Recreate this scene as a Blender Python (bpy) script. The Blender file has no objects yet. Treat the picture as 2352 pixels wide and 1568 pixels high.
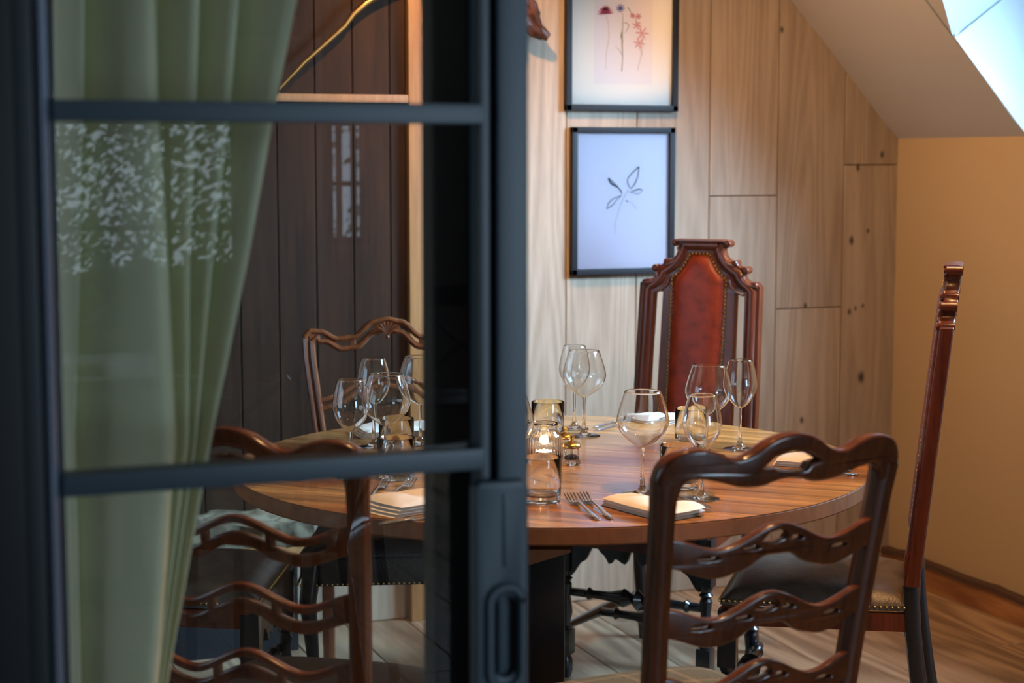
import bpy, bmesh, math, random
from mathutils import Vector, Matrix, noise
random.seed(7)
SC = bpy.context.scene
COL = SC.collection
R = math.radians
# ------------------------------------------------------------------ camera
CW, CH, F = 2352.0, 1568.0, 4000.0
CAMH, YAW = 1.42, R(21.0)
PITCH = math.atan(423.0 / F)
cam_d = bpy.data.cameras.new('camera'); cam = bpy.data.objects.new('camera', cam_d); COL.objects.link(cam)
cam.location = (0, 0, CAMH)
cam.rotation_euler = (R(90) - PITCH, 0, -YAW)
cam_d.sensor_width = 36.0; cam_d.lens = F / CW * 36.0
cam_d.dof.use_dof = True; cam_d.dof.focus_distance = 3.75; cam_d.dof.aperture_fstop = 4.0
cam_d.clip_start = 0.05
SC.camera = cam
# ------------------------------------------------------------------ world, exposure
W = bpy.data.worlds.new('world'); SC.world = W; W.use_nodes = True
wn = W.node_tree; wn.nodes.clear()
bg = wn.nodes.new('ShaderNodeBackground'); wo = wn.nodes.new('ShaderNodeOutputWorld')
bg.inputs[0].default_value = (0.66, 0.82, 1.0, 1)
# overcast sky, brightest low on the garden side (-Y)
_tc = wn.nodes.new('ShaderNodeTexCoord'); _sp = wn.nodes.new('ShaderNodeSeparateXYZ'); _mr = wn.nodes.new('ShaderNodeMapRange')
wn.links.new(_tc.outputs['Generated'], _sp.inputs[0]); wn.links.new(_sp.outputs['Y'], _mr.inputs['Value'])
_mr.inputs['From Min'].default_value = -0.9; _mr.inputs['From Max'].default_value = 0.1; _mr.inputs['To Min'].default_value = 2.3; _mr.inputs['To Max'].default_value = 0.55
wn.links.new(_mr.outputs[0], bg.inputs[1])
wn.links.new(bg.outputs[0], wo.inputs[0])
SC.view_settings.view_transform = 'Standard'; SC.view_settings.look = 'None'
SC.view_settings.gamma = 1.0; SC.view_settings.use_curve_mapping = False
SC.view_settings.exposure = 0.3
SC.cycles.max_bounces = 14; SC.cycles.transmission_bounces = 12; SC.cycles.transparent_max_bounces = 16
SC.cycles.sample_clamp_indirect = 6.0

def aim_light(name, kind, loc, target, energy, color, **kw):
    d = bpy.data.lights.new(name, kind); o = bpy.data.objects.new(name, d); COL.objects.link(o)
    d.energy = energy; d.color = color
    for k, v in kw.items(): setattr(d, k, v)
    o.location = loc
    o.rotation_euler = (Vector(target) - Vector(loc)).to_track_quat('-Z', 'Y').to_euler()
    return o
COOL = (0.55, 0.78, 1.0); WARM = (1.0, 0.52, 0.20)
# cool fill at the added rear and side windows; daylight in the dormer
aim_light('rear_cool_fill', 'AREA', (3.55, -3.88, 1.40), (1.7, 4, 1.1), 85, COOL, shape='RECTANGLE', size=1.5, size_y=1.6)
aim_light('side_cool_fill', 'AREA', (-1.92, 3.3, 1.35), (2.0, 3.5, 0.9), 10, COOL, shape='RECTANGLE', size=1.6, size_y=1.2)
aim_light('dormer_daylight', 'AREA', (3.52, 3.35, 1.98), (1.75, 4.2, 0.80), 54, (0.38, 0.67, 1.0), shape='RECTANGLE', size=0.9, size_y=0.6, spread=R(84))

# ------------------------------------------------------------------ pixel to place
FW = Vector((math.sin(YAW) * math.cos(PITCH), math.cos(YAW) * math.cos(PITCH), -math.sin(PITCH)))
RT = Vector((math.cos(YAW), -math.sin(YAW), 0)); UP = RT.cross(FW)
CO = Vector((0, 0, CAMH))
def ray(px, py): return FW + RT * ((px - CW / 2) / F) + UP * ((CH / 2 - py) / F)
def on(px, py, axis, val):
    d = ray(px, py); i = 'xyz'.index(axis); t = (val - CO[i]) / d[i]; return CO + d * t
def onplane(px, py, p, n):
    d = ray(px, py); return CO + d * ((p - CO).dot(n) / d.dot(n))
def G(xc, zc, z=0.0):                      # metres right of / in front of the camera
    return Vector((xc * math.cos(YAW) + zc * math.sin(YAW), -xc * math.sin(YAW) + zc * math.cos(YAW), z))
def heading(dx, dz):                       # rotation that turns local +Y to a ground direction
    g = G(dx, dz); return math.atan2(-g.x, g.y)
TH = 0.75
def T(px, py): return on(px, py, 'z', TH)

# ------------------------------------------------------------------ materials
def newmat(name):
    m = bpy.data.materials.new(name); m.use_nodes = True
    nt = m.node_tree; return m, nt, nt.nodes['Principled BSDF']
def N(nt, t, **kw):
    n = nt.nodes.new(t)
    for k, v in kw.items():
        if k.startswith('i_'): n.inputs[k[2:].replace('_', ' ')].default_value = v
        else: setattr(n, k, v)
    return n
def ramp(nt, stops):
    r = nt.nodes.new('ShaderNodeValToRGB'); e = r.color_ramp.elements
    while len(e) < len(stops): e.new(0.5)
    for q, (p, c) in zip(e, stops): q.position = p; q.color = (*c, 1)
    return r
def plain(name, c, rough=0.5, metal=0.0, coat=0.0, bump=0.0, bscale=200, var=0.0, spec=0.5, sheen=0.0):
    m, nt, b = newmat(name)
    b.inputs['Base Color'].default_value = (*c, 1); b.inputs['Roughness'].default_value = rough
    b.inputs['Metallic'].default_value = metal; b.inputs['Coat Weight'].default_value = coat
    b.inputs['Coat Roughness'].default_value = 0.12; b.inputs['Specular IOR Level'].default_value = spec
    b.inputs['Sheen Weight'].default_value = sheen
    tc = N(nt, 'ShaderNodeTexCoord')
    if bump or var:
        n = N(nt, 'ShaderNodeTexNoise'); n.inputs['Scale'].default_value = bscale; n.inputs['Detail'].default_value = 5
        nt.links.new(tc.outputs['Object'], n.inputs['Vector'])
    if bump:
        bp = N(nt, 'ShaderNodeBump'); bp.inputs['Strength'].default_value = bump; bp.inputs['Distance'].default_value = 0.003
        nt.links.new(n.outputs['Fac'], bp.inputs['Height']); nt.links.new(bp.outputs[0], b.inputs['Normal'])
    if var:
        n2 = N(nt, 'ShaderNodeTexNoise'); n2.inputs['Scale'].default_value = bscale * 0.12; n2.inputs['Detail'].default_value = 6
        nt.links.new(tc.outputs['Object'], n2.inputs['Vector'])
        r = ramp(nt, [(0.3, tuple(x * (1 - var) for x in c)), (0.7, tuple(min(1, x * (1 + var)) for x in c))])
        nt.links.new(n2.outputs['Fac'], r.inputs[0]); nt.links.new(r.outputs[0], b.inputs['Base Color'])
    return m
def wood(name, dark, light, along=(1, 1, 0.08), scale=18, rough=0.35, coat=0.0, bump=0.12, attr=None, uv=False, rings=0.0, knots=None, tr=(.84, 1.12)):
    """long grained wood: noise stretched along one axis, optional plank tone attribute, cathedral rings and knots"""
    m, nt, b = newmat(name); L = nt.links.new
    tc = N(nt, 'ShaderNodeTexCoord'); src = tc.outputs['UV' if uv else 'Object']
    mp = N(nt, 'ShaderNodeMapping'); mp.inputs['Scale'].default_value = along
    vec = src
    if attr:
        at = N(nt, 'ShaderNodeAttribute'); at.attribute_name = attr
        ad = N(nt, 'ShaderNodeVectorMath', operation='MULTIPLY_ADD')
        L(at.outputs['Color'], ad.inputs[0]); ad.inputs[1].default_value = (9, 7, 13); L(src, ad.inputs[2]); vec = ad.outputs[0]
    L(vec, mp.inputs['Vector'])
    n1 = N(nt, 'ShaderNodeTexNoise'); n1.inputs['Scale'].default_value = scale; n1.inputs['Detail'].default_value = 8; n1.inputs['Roughness'].default_value = 0.65
    n2 = N(nt, 'ShaderNodeTexNoise'); n2.inputs['Scale'].default_value = scale * 6; n2.inputs['Detail'].default_value = 4
    L(mp.outputs[0], n1.inputs['Vector']); L(mp.outputs[0], n2.inputs['Vector'])
    mix = N(nt, 'ShaderNodeMix'); mix.inputs['Factor'].default_value = 0.3
    L(n1.outputs['Fac'], mix.inputs['A']); L(n2.outputs['Fac'], mix.inputs['B'])
    fac = mix.outputs['Result']
    if rings:
        mp2 = N(nt, 'ShaderNodeMapping'); mp2.inputs['Scale'].default_value = tuple(a * 1.0 for a in along)
        L(vec, mp2.inputs['Vector'])
        w = N(nt, 'ShaderNodeTexNoise'); w.inputs['Scale'].default_value = scale * 0.28; w.inputs['Detail'].default_value = 1.5
        L(mp2.outputs[0], w.inputs['Vector'])
        mu = N(nt, 'ShaderNodeMath', operation='MULTIPLY'); mu.inputs[1].default_value = 95; L(w.outputs['Fac'], mu.inputs[0])
        si = N(nt, 'ShaderNodeMath', operation='SINE'); L(mu.outputs[0], si.inputs[0])
        ma = N(nt, 'ShaderNodeMath', operation='MULTIPLY_ADD'); ma.inputs[1].default_value = rings; L(si.outputs[0], ma.inputs[0]); L(fac, ma.inputs[2])
        fac = ma.outputs[0]
    r = ramp(nt, [(0.32, dark), (0.68, light)]); L(fac, r.inputs[0])
    colr = r.outputs[0]
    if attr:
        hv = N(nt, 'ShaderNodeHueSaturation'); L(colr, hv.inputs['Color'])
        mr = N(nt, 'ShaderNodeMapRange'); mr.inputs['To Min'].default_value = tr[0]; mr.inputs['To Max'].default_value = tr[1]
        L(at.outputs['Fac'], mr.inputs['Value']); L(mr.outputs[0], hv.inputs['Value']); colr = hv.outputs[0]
    if knots:
        prev = None
        for (kx, ky, kz, rad) in knots:
            sb = N(nt, 'ShaderNodeVectorMath', operation='SUBTRACT'); L(src, sb.inputs[0]); sb.inputs[1].default_value = (kx, ky, kz)
            ml = N(nt, 'ShaderNodeVectorMath', operation='MULTIPLY'); L(sb.outputs[0], ml.inputs[0]); ml.inputs[1].default_value = (1.25, 0, 0.8)
            ln = N(nt, 'ShaderNodeVectorMath', operation='LENGTH'); L(ml.outputs[0], ln.inputs[0])
            nd = N(nt, 'ShaderNodeMath', operation='MULTIPLY_ADD'); L(n1.outputs['Fac'], nd.inputs[0]); nd.inputs[1].default_value = rad * 1.6; L(ln.outputs['Value'], nd.inputs[2])
            mr = N(nt, 'ShaderNodeMapRange'); mr.inputs['From Min'].default_value = rad * 1.0; mr.inputs['From Max'].default_value = rad * 2.6
            mr.inputs['To Min'].default_value = 1; mr.inputs['To Max'].default_value = 0; mr.interpolation_type = 'SMOOTHSTEP'
            L(nd.outputs[0], mr.inputs['Value'])
            if prev is None: prev = mr.outputs[0]
            else:
                mx = N(nt, 'ShaderNodeMath', operation='MAXIMUM'); L(prev, mx.inputs[0]); L(mr.outputs[0], mx.inputs[1]); prev = mx.outputs[0]
        mk = N(nt, 'ShaderNodeMix', data_type='RGBA'); L(prev, mk.inputs['Factor']); L(colr, mk.inputs['A']); mk.inputs['B'].default_value = (0.035, 0.028, 0.016, 1)
        colr = mk.outputs['Result']
    L(colr, b.inputs['Base Color'])
    b.inputs['Roughness'].default_value = rough; b.inputs['Coat Weight'].default_value = coat; b.inputs['Coat Roughness'].default_value = 0.15
    bp = N(nt, 'ShaderNodeBump'); bp.inputs['Strength'].default_value = bump; bp.inputs['Distance'].default_value = 0.002
    L(fac, bp.inputs['Height']); L(bp.outputs[0], b.inputs['Normal'])
    return m
def pane_glass(name, tint=(0.93, 0.97, 0.96), ior=1.62):
    m = bpy.data.materials.new(name); m.use_nodes = True; nt = m.node_tree; nt.nodes.clear()
    o = N(nt, 'ShaderNodeOutputMaterial'); mx = N(nt, 'ShaderNodeMixShader'); fr = N(nt, 'ShaderNodeFresnel'); fr.inputs['IOR'].default_value = ior
    t = N(nt, 'ShaderNodeBsdfTransparent'); t.inputs[0].default_value = (*tint, 1)
    g = N(nt, 'ShaderNodeBsdfGlossy'); g.inputs['Roughness'].default_value = 0.0; g.inputs[0].default_value = (1, 1, 1, 1)
    nt.links.new(fr.outputs[0], mx.inputs[0]); nt.links.new(t.outputs[0], mx.inputs[1]); nt.links.new(g.outputs[0], mx.inputs[2]); nt.links.new(mx.outputs[0], o.inputs[0])
    return m
def emit(name, c, s):
    m = bpy.data.materials.new(name); m.use_nodes = True; b = m.node_tree.nodes['Principled BSDF']
    b.inputs['Base Color'].default_value = (*c, 1); b.inputs['Emission Color'].default_value = (*c, 1); b.inputs['Emission Strength'].default_value = s
    return m

def oncol(px, py): p = on(px, py, 'y', 5.04); return p
_k = [(1957, 552, .011), (1978, 866, .014), (1972, 385, .009), (1851, 702, .007), (1952, 716, .008), (1966, 708, .007), (1983, 702, .006), (1843, 965, .009), (2027, 355, .008), (1797, 68, .008), (1995, 530, .006), (1225, 12, .01)]
KN = [(*oncol(a, b_), r_) for a, b_, r_ in _k]
M = {}
M['oak'] = wood('pale_oak', (0.28, 0.205, 0.135), (0.41, 0.315, 0.22), along=(1, 1, .07), scale=22, rough=.55, bump=.2, attr='tone', rings=.085, knots=KN, tr=(.66, 1.14))
M['floor'] = wood('oak_floor', (0.17, 0.10, 0.055), (0.38, 0.255, 0.15), along=(1, .10, 1), scale=12, rough=.42, bump=.2, attr='tone', rings=.12)
M['panel'] = wood('brown_panelling', (0.016, 0.007, 0.003), (0.050, 0.020, 0.008), along=(1, 1, .08), scale=16, rough=.6, attr='tone')
M['panel'].node_tree.nodes['Principled BSDF'].inputs['Specular IOR Level'].default_value = .15
M['orange_oak'] = wood('orange_oak', (0.22, 0.09, 0.025), (0.40, 0.19, 0.06), along=(1, 1, .08), scale=16, rough=.45)
M['table'] = wood('oiled_acacia', (0.13, 0.045, 0.012), (0.58, 0.25, 0.065), along=(.07, 1, 1), scale=16, rough=.26, coat=.35, bump=.06, attr='tone', rings=.05, tr=(.6, 1.25))
M['table_edge'] = wood('table_edge_wood', (0.15, 0.050, 0.015), (0.30, 0.11, 0.035), along=(1, 1, .5), scale=8, rough=.6)
M['mahogany'] = wood('mahogany', (0.034, 0.008, 0.003), (0.14, 0.034, 0.010), along=(1, 1, .12), scale=22, rough=.25, coat=.4, bump=.04)
M['red_wood'] = wood('red_mahogany', (0.045, 0.009, 0.004), (0.15, 0.030, 0.009), along=(1, 1, .12), scale=26, rough=.3, coat=.2, bump=.05)
M['orange_wood'] = wood('orange_cherry', (0.09, 0.022, 0.008), (0.24, 0.065, 0.020), along=(1, 1, .12), scale=26, rough=.25, coat=.5, bump=.04)
M['black_wood'] = plain('ebonised_wood', (0.012, 0.012, 0.013), .3, coat=.4, bump=.05, bscale=60)
M['skirt'] = wood('skirting_oak', (0.26, 0.10, 0.035), (0.56, 0.26, 0.09), along=(1, .10, 1), scale=14, rough=.4, rings=.1)
M['bark'] = plain('dark_bark', (0.07, 0.032, 0.016), .85, bump=1.0, bscale=60)
M['drift'] = plain('driftwood', (0.13, 0.042, 0.020), .4, bump=1.0, bscale=90, var=.7)
M['plaster'] = plain('cream_plaster', (0.52, 0.37, 0.20), .9, bump=.12, bscale=90)
M['ceiling'] = plain('ceiling_paint', (0.74, 0.64, 0.50), .9, bump=.06, bscale=90)
M['white'] = plain('dormer_white', (0.62, 0.68, 0.70), .85)
M['dark_wall'] = plain('front_room_wall', (0.10, 0.085, 0.075), .8, bump=.1, bscale=40)
M['steel'] = plain('powder_coated_steel', (0.036, 0.058, 0.080), .42, bump=.08, bscale=500)
M['steel_dark'] = plain('dark_steel', (0.006, 0.010, 0.013), .5, bump=.05, bscale=400)
M['black'] = plain('black_paint', (0.008, 0.008, 0.010), .5, spec=.3)
M['hole'] = plain('painted_recess_shade', (0.004, 0.004, 0.005), .9, spec=0)  # near black without gloss stands in for the shade inside the pull
M['curtain'] = plain('sage_linen', (0.76, 0.74, 0.50), .95, bump=.5, bscale=900, sheen=.2)
M['grey_curtain'] = plain('grey_curtain', (0.42, 0.42, 0.44), .95)
M['leather_red'] = plain('red_leather', (0.26, 0.030, 0.008), .34, bump=.25, bscale=260, var=.3)
M['leather_grey'] = plain('grey_brown_leather', (0.085, 0.062, 0.045), .36, bump=.3, bscale=220, var=.35)
M['leather_black'] = plain('black_leather', (0.018, 0.015, 0.014), .35, bump=.3, bscale=220)
M['brass'] = plain('brass', (0.80, 0.50, 0.16), .22, metal=1)
M['brass_dark'] = plain('aged_brass', (0.55, 0.32, 0.10), .3, metal=1)
M['steel_cut'] = plain('cutlery_steel', (0.62, 0.60, 0.57), .16, metal=1)
M['linen'] = plain('napkin_linen', (0.78, 0.70, 0.60), .95, bump=.3, bscale=700)
M['paper'] = plain('mount_board', (0.82, 0.79, 0.72), .9)
M['paper2'] = plain('art_paper', (0.78, 0.73, 0.72), .9)
M['paper3'] = plain('cartridge_paper', (0.74, 0.70, 0.80), .9)
M['ink'] = plain('ink', (0.015, 0.03, 0.03), .9)
M['ink_soft'] = plain('thin_ink', (0.22, 0.24, 0.24), .9)
M['pink'] = plain('pink_petal', (0.62, 0.25, 0.27), .9)
M['crimson'] = plain('crimson_petal', (0.42, 0.05, 0.10), .9)
M['blue'] = plain('blue_petal', (0.05, 0.08, 0.32), .9)
M['stalk'] = plain('dried_stalk', (0.22, 0.19, 0.07), .9)
M['stalk2'] = plain('faded_stalk', (0.45, 0.30, 0.20), .9)
M['stone'] = plain('lichened_stone', (0.20, 0.155, 0.10), .95, bump=1.0, bscale=60, var=.8, spec=.1)
M['wax'] = emit('glowing_wax', (1.0, 0.80, 0.52), 5.0)
M['flame'] = emit('flame', (1.0, 0.62, 0.25), 8)
M['alu'] = plain('tealight_cup', (0.7, 0.68, 0.64), .3, metal=1)
M['peppercorn'] = plain('peppercorns', (0.03, 0.02, 0.015), .8, bump=1, bscale=400)
M['leaf'] = plain('garden_leaf', (0.30, 0.40, 0.22), .5)
M['soil'] = plain('garden_ground', (0.10, 0.12, 0.06), .9)
M['bulb'] = emit('warm_bulb', (1.0, 0.62, 0.30), 12)
M['pane'] = pane_glass('door_pane_glass')
M['pic_pane'] = pane_glass('picture_glass', (0.98, 0.98, 0.98), 1.45)
m, nt, b = newmat('table_glass'); b.inputs['Transmission Weight'].default_value = 1; b.inputs['Roughness'].default_value = 0; b.inputs['IOR'].default_value = 1.5
b.inputs['Base Color'].default_value = (0.98, 0.99, 0.99, 1); M['glass'] = m
# checked wool seat cloth
m, nt, b = newmat('checked_wool'); L = nt.links.new
tc = N(nt, 'ShaderNodeTexCoord'); sp = N(nt, 'ShaderNodeSeparateXYZ'); L(tc.outputs['Object'], sp.inputs[0])
def band(o, per, wid):
    a = N(nt, 'ShaderNodeMath', operation='PINGPONG'); a.inputs[1].default_value = per; L(o, a.inputs[0])
    c = N(nt, 'ShaderNodeMath', operation='LESS_THAN'); c.inputs[1].default_value = wid; L(a.outputs[0], c.inputs[0]); return c.outputs[0]
s1 = N(nt, 'ShaderNodeMath', operation='ADD'); L(band(sp.outputs['X'], .045, .006), s1.inputs[0]); L(band(sp.outputs['Y'], .045, .006), s1.inputs[1])
nn = N(nt, 'ShaderNodeTexNoise'); nn.inputs['Scale'].default_value = 300; L(tc.outputs['Object'], nn.inputs['Vector'])
ba = ramp(nt, [(.3, (0.06, 0.058, 0.035)), (.7, (0.13, 0.12, 0.075))]); L(nn.outputs['Fac'], ba.inputs[0])
mm = N(nt, 'ShaderNodeMix', data_type='RGBA'); mu = N(nt, 'ShaderNodeMath', operation='MULTIPLY'); mu.inputs[1].default_value = .35; L(s1.outputs[0], mu.inputs[0])
L(mu.outputs[0], mm.inputs['Factor']); L(ba.outputs[0], mm.inputs['A']); mm.inputs['B'].default_value = (.26, .20, .12, 1); L(mm.outputs['Result'], b.inputs['Base Color'])
b.inputs['Roughness'].default_value = .95; M['check'] = m
# ribbed fluting for the candle jar is modelled in its mesh

# ------------------------------------------------------------------ builders
class MB:
    """collects shapes into one mesh"""
    def __init__(s): s.bm = bmesh.new(); s.tone = None
    def _face(s, vs):
        try: return s.bm.faces.new(vs)
        except ValueError: return None
    def box(s, c, d, rot=None, bev=0.0):
        bm = bmesh.new(); bmesh.ops.create_cube(bm, size=1)
        for v in bm.verts: v.co = Vector((v.co.x * d[0], v.co.y * d[1], v.co.z * d[2]))
        if bev: bmesh.ops.bevel(bm, geom=list(bm.edges), offset=bev, segments=2, profile=.7, affect='EDGES')
        mt = Matrix.Translation(Vector(c)) @ (rot.to_4x4() if rot else Matrix.Identity(4))
        bm.transform(mt); s.join(bm); return s
    def join(s, bm):
        me = bpy.data.meshes.new('tmp'); bm.to_mesh(me); bm.free(); s.bm.from_mesh(me); bpy.data.meshes.remove(me)
    def mesh(s, me, fn=None):
        n0 = len(s.bm.verts); s.bm.from_mesh(me); s.bm.verts.ensure_lookup_table()
        if fn:
            for v in s.bm.verts[n0:]: v.co = fn(v.co.copy())
        bpy.data.meshes.remove(me)
    def poly(s, pts):
        vs = [s.bm.verts.new(p) for p in pts]; s._face(vs); return s
    def sweep(s, path, size, n=8, ref=(0, 1, 0), power=2.0, cap=True):
        """path of points; size = (a,b) or list; section superellipse; a is along ref x tangent, b along ref"""
        P = [Vector(p) for p in path]; rings = []
        for i, p in enumerate(P):
            t = (P[min(i + 1, len(P) - 1)] - P[max(i - 1, 0)]).normalized()
            rf = Vector(ref); sx = rf.cross(t)
            if sx.length < 1e-4: sx = Vector((1, 0, 0)).cross(t)
            sx.normalize(); sy = t.cross(sx).normalized()
            a, b_ = size[i] if isinstance(size, list) else size
            ring = []
            for k in range(n):
                th = 2 * math.pi * (k + .5) / n; cx, cy = math.cos(th), math.sin(th)
                q = (abs(cx) ** power + abs(cy) ** power) ** (-1 / power)
                ring.append(s.bm.verts.new(p + sx * a * cx * q + sy * b_ * cy * q))
            rings.append(ring)
        for i in range(len(rings) - 1):
            for k in range(n): s._face([rings[i][k], rings[i][(k + 1) % n], rings[i + 1][(k + 1) % n], rings[i + 1][k]])
        if cap: s._face(rings[0][::-1]); s._face(rings[-1])
        return s
    def tube(s, path, r, n=10):
        P = [Vector(p) for p in path]
        rr = r if isinstance(r, list) else [r] * len(P)
        d = (P[-1] - P[0]); ref = (0, 0, 1) if abs(d.normalized().z) < .8 else (0, 1, 0)
        return s.sweep(P, [(x, x) for x in rr], n=n, ref=ref)
    def lathe(s, prof, n=32, c=(0, 0, 0), mod=None, closed=False, axis=None):
        c = Vector(c); rings = []
        q = Vector((0, 0, 1)).rotation_difference(Vector(axis)).to_matrix() if axis is not None else Matrix.Identity(3)
        for (r, z) in prof:
            if r < 1e-6: rings.append([s.bm.verts.new(c + q @ Vector((0, 0, z)))])
            else:
                ring = []
                for k in range(n):
                    a = 2 * math.pi * k / n; rr = r if mod is None else mod(r, z, a)
                    ring.append(s.bm.verts.new(c + q @ Vector((rr * math.cos(a), rr * math.sin(a), z))))
                rings.append(ring)
        pairs = list(zip(rings, rings[1:])) + ([(rings[-1], rings[0])] if closed else [])
        for A, B_ in pairs:
            for k in range(n):
                k2 = (k + 1) % n
                if len(A) == 1 and len(B_) == 1: continue
                if len(A) == 1: s._face([A[0], B_[k], B_[k2]])
                elif len(B_) == 1: s._face([A[k], A[k2], B_[0]])
                else: s._face([A[k], A[k2], B_[k2], B_[k]])
        return s
    def turned(s, p0, p1, prof, n=14):
        """turned post from p0 to p1: prof = (fraction, radius)"""
        p0, p1 = Vector(p0), Vector(p1); d = p1 - p0; Ln = d.length
        pr = [(0, 0)] + [(r, f * Ln) for f, r in prof] + [(0, prof[-1][0] * Ln)]
        return s.lathe(pr, n=n, c=p0, axis=d.normalized())
    def ball(s, c, r, sc=(1, 1, 1), u=10, v=6):
        bm = bmesh.new(); bmesh.ops.create_uvsphere(bm, u_segments=u, v_segments=v, radius=r)
        for q in bm.verts: q.co = Vector((q.co.x * sc[0], q.co.y * sc[1], q.co.z * sc[2])) + Vector(c)
        s.join(bm); return s
    def plate(s, outline, holes, thick, bev, fn, res=2):
        cu = bpy.data.curves.new('tmpc', 'CURVE'); cu.dimensions = '2D'; cu.fill_mode = 'BOTH'
        cu.extrude = max(thick / 2 - bev, .0005); cu.bevel_depth = bev; cu.bevel_resolution = res; cu.offset = -bev
        for pl in [outline] + list(holes):
            sp_ = cu.splines.new('POLY'); sp_.points.add(len(pl) - 1)
            for i, p in enumerate(pl): sp_.points[i].co = (p[0], p[1], 0, 1)
            sp_.use_cyclic_u = True
        o = bpy.data.objects.new('tmpo', cu); COL.objects.link(o)
        dg = bpy.context.evaluated_depsgraph_get(); me = bpy.data.meshes.new_from_object(o.evaluated_get(dg), depsgraph=dg)
        bpy.data.objects.remove(o); bpy.data.curves.remove(cu)
        s.mesh(me, fn); return s
    def build(s, name, mat, parent=None, smooth=35, weld=True):
        if weld: bmesh.ops.remove_doubles(s.bm, verts=s.bm.verts, dist=1e-5)
        bmesh.ops.recalc_face_normals(s.bm, faces=s.bm.faces)
        me = bpy.data.meshes.new(name); s.bm.to_mesh(me); s.bm.free()
        if smooth:
            for p in me.polygons: p.use_smooth = True
            if hasattr(me, 'set_sharp_from_angle'): me.set_sharp_from_angle(angle=R(smooth))
        o = bpy.data.objects.new(name, me); COL.objects.link(o); me.materials.append(mat)
        if parent: o.parent = parent
        return o
def planks(name, rects, mat, fn, depth, gap=.0012, tones=None):
    """a run of boards as one mesh; rects = (u0,u1,v0,v1); fn(u,v,d) -> point; each board keeps its own tone"""
    bm = bmesh.new(); lay = bm.faces.layers.float.new('tone_f'); fl = []
    for i, (u0, u1, v0, v1) in enumerate(rects):
        t = tones[i] if tones else random.random()
        a = [(u0 + gap, v0 + gap), (u1 - gap, v0 + gap), (u1 - gap, v1 - gap), (u0 + gap, v1 - gap)]
        e = .0025
        b2 = [(u0 + gap + e, v0 + gap + e), (u1 - gap - e, v0 + gap + e), (u1 - gap - e, v1 - gap - e), (u0 + gap + e, v1 - gap - e)]
        r0 = [bm.verts.new(fn(u, v, -depth)) for u, v in a]; r1 = [bm.verts.new(fn(u, v, -.002)) for u, v in a]; r2 = [bm.verts.new(fn(u, v, 0)) for u, v in b2]
        fs = [bm.faces.new(r2), bm.faces.new(r0[::-1])]
        for A, B_ in ((r0, r1), (r1, r2)):
            for k in range(4): fs.append(bm.faces.new([A[k], A[(k + 1) % 4], B_[(k + 1) % 4], B_[k]]))
        for f in fs: f[lay] = t
    bmesh.ops.recalc_face_normals(bm, faces=bm.faces)
    tl = [f[lay] for f in bm.faces]
    me = bpy.data.meshes.new(name); bm.to_mesh(me); bm.free()
    at = me.color_attributes.new('tone', 'FLOAT_COLOR', 'CORNER')
    rnd = {}
    for p in me.polygons:
        t = tl[p.index]
        for li in p.loop_indices: at.data[li].color = (t, (t * 7.13) % 1, (t * 3.71) % 1, 1)
    o = bpy.data.objects.new(name, me); COL.objects.link(o); me.materials.append(mat); return o
def tag(o, label=None, cat=None, group=None, kind=None):
    if label: o['label'] = label
    if cat: o['category'] = cat
    if group: o['group'] = group
    if kind: o['kind'] = kind
    return o
def struct(o): o['kind'] = 'structure'; return o
def thing(name, label, cat, loc=(0, 0, 0), rz=0.0, group=None):
    o = bpy.data.objects.new(name, None); COL.objects.link(o); o.empty_display_size = .1
    o.location = loc; o.rotation_euler = (0, 0, rz); return tag(o, label, cat, group)
def dup(root, loc, rz=0.0, label=None, group=None):
    r = root.copy(); COL.objects.link(r); r.location = loc; r.rotation_euler = (0, 0, rz)
    if label: r['label'] = label
    if group: r['group'] = group
    for ch in list(root.children):
        c = ch.copy(); COL.objects.link(c); c.parent = r
        for g in ch.children:
            d = g.copy(); COL.objects.link(d); d.parent = c
    return r
def arc(f, n): return [f(i / n) for i in range(n + 1)]
def lerp(a, b_, t): return a + (b_ - a) * t
def interp(tab, x):
    if x <= tab[0][0]: return tab[0][1]
    for (a, va), (c, vc) in zip(tab, tab[1:]):
        if x <= c:
            t = (x - a) / (c - a); t = t * t * (3 - 2 * t); return va + (vc - va) * t
    return tab[-1][1]

# ================================================================== the setting
YW, XW = 5.043, 3.328            # back wall plane, right wall plane
KZ = 1.483; SL = 1.066           # kink height and rise of the sloping ceiling
def zs(x): return KZ + (XW - x) * SL
YD = 1.85                        # door plane
CEIL = 2.45
# floor boards, running away from the camera wall
rects = []; x = -2.6; i = 0
while x < 4.6:
    w = .19; y = -4.0 - random.random() * 1.5
    while y < YW + .05:
        ln = 1.6 + random.random() * .6
        rects.append((x, x + w, max(y, -4.2), min(y + ln, YW + .1))) if y + ln > -4.2 else None
        y += ln
    x += w
fl = struct(planks('floor', rects, M['floor'], lambda u, v, d: Vector((u, v, d)), .02))
sub = MB().box((1.0, .45, -.06), (7.4, 9.4, .06)).build('floor', M['black'], smooth=0); struct(sub)
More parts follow.
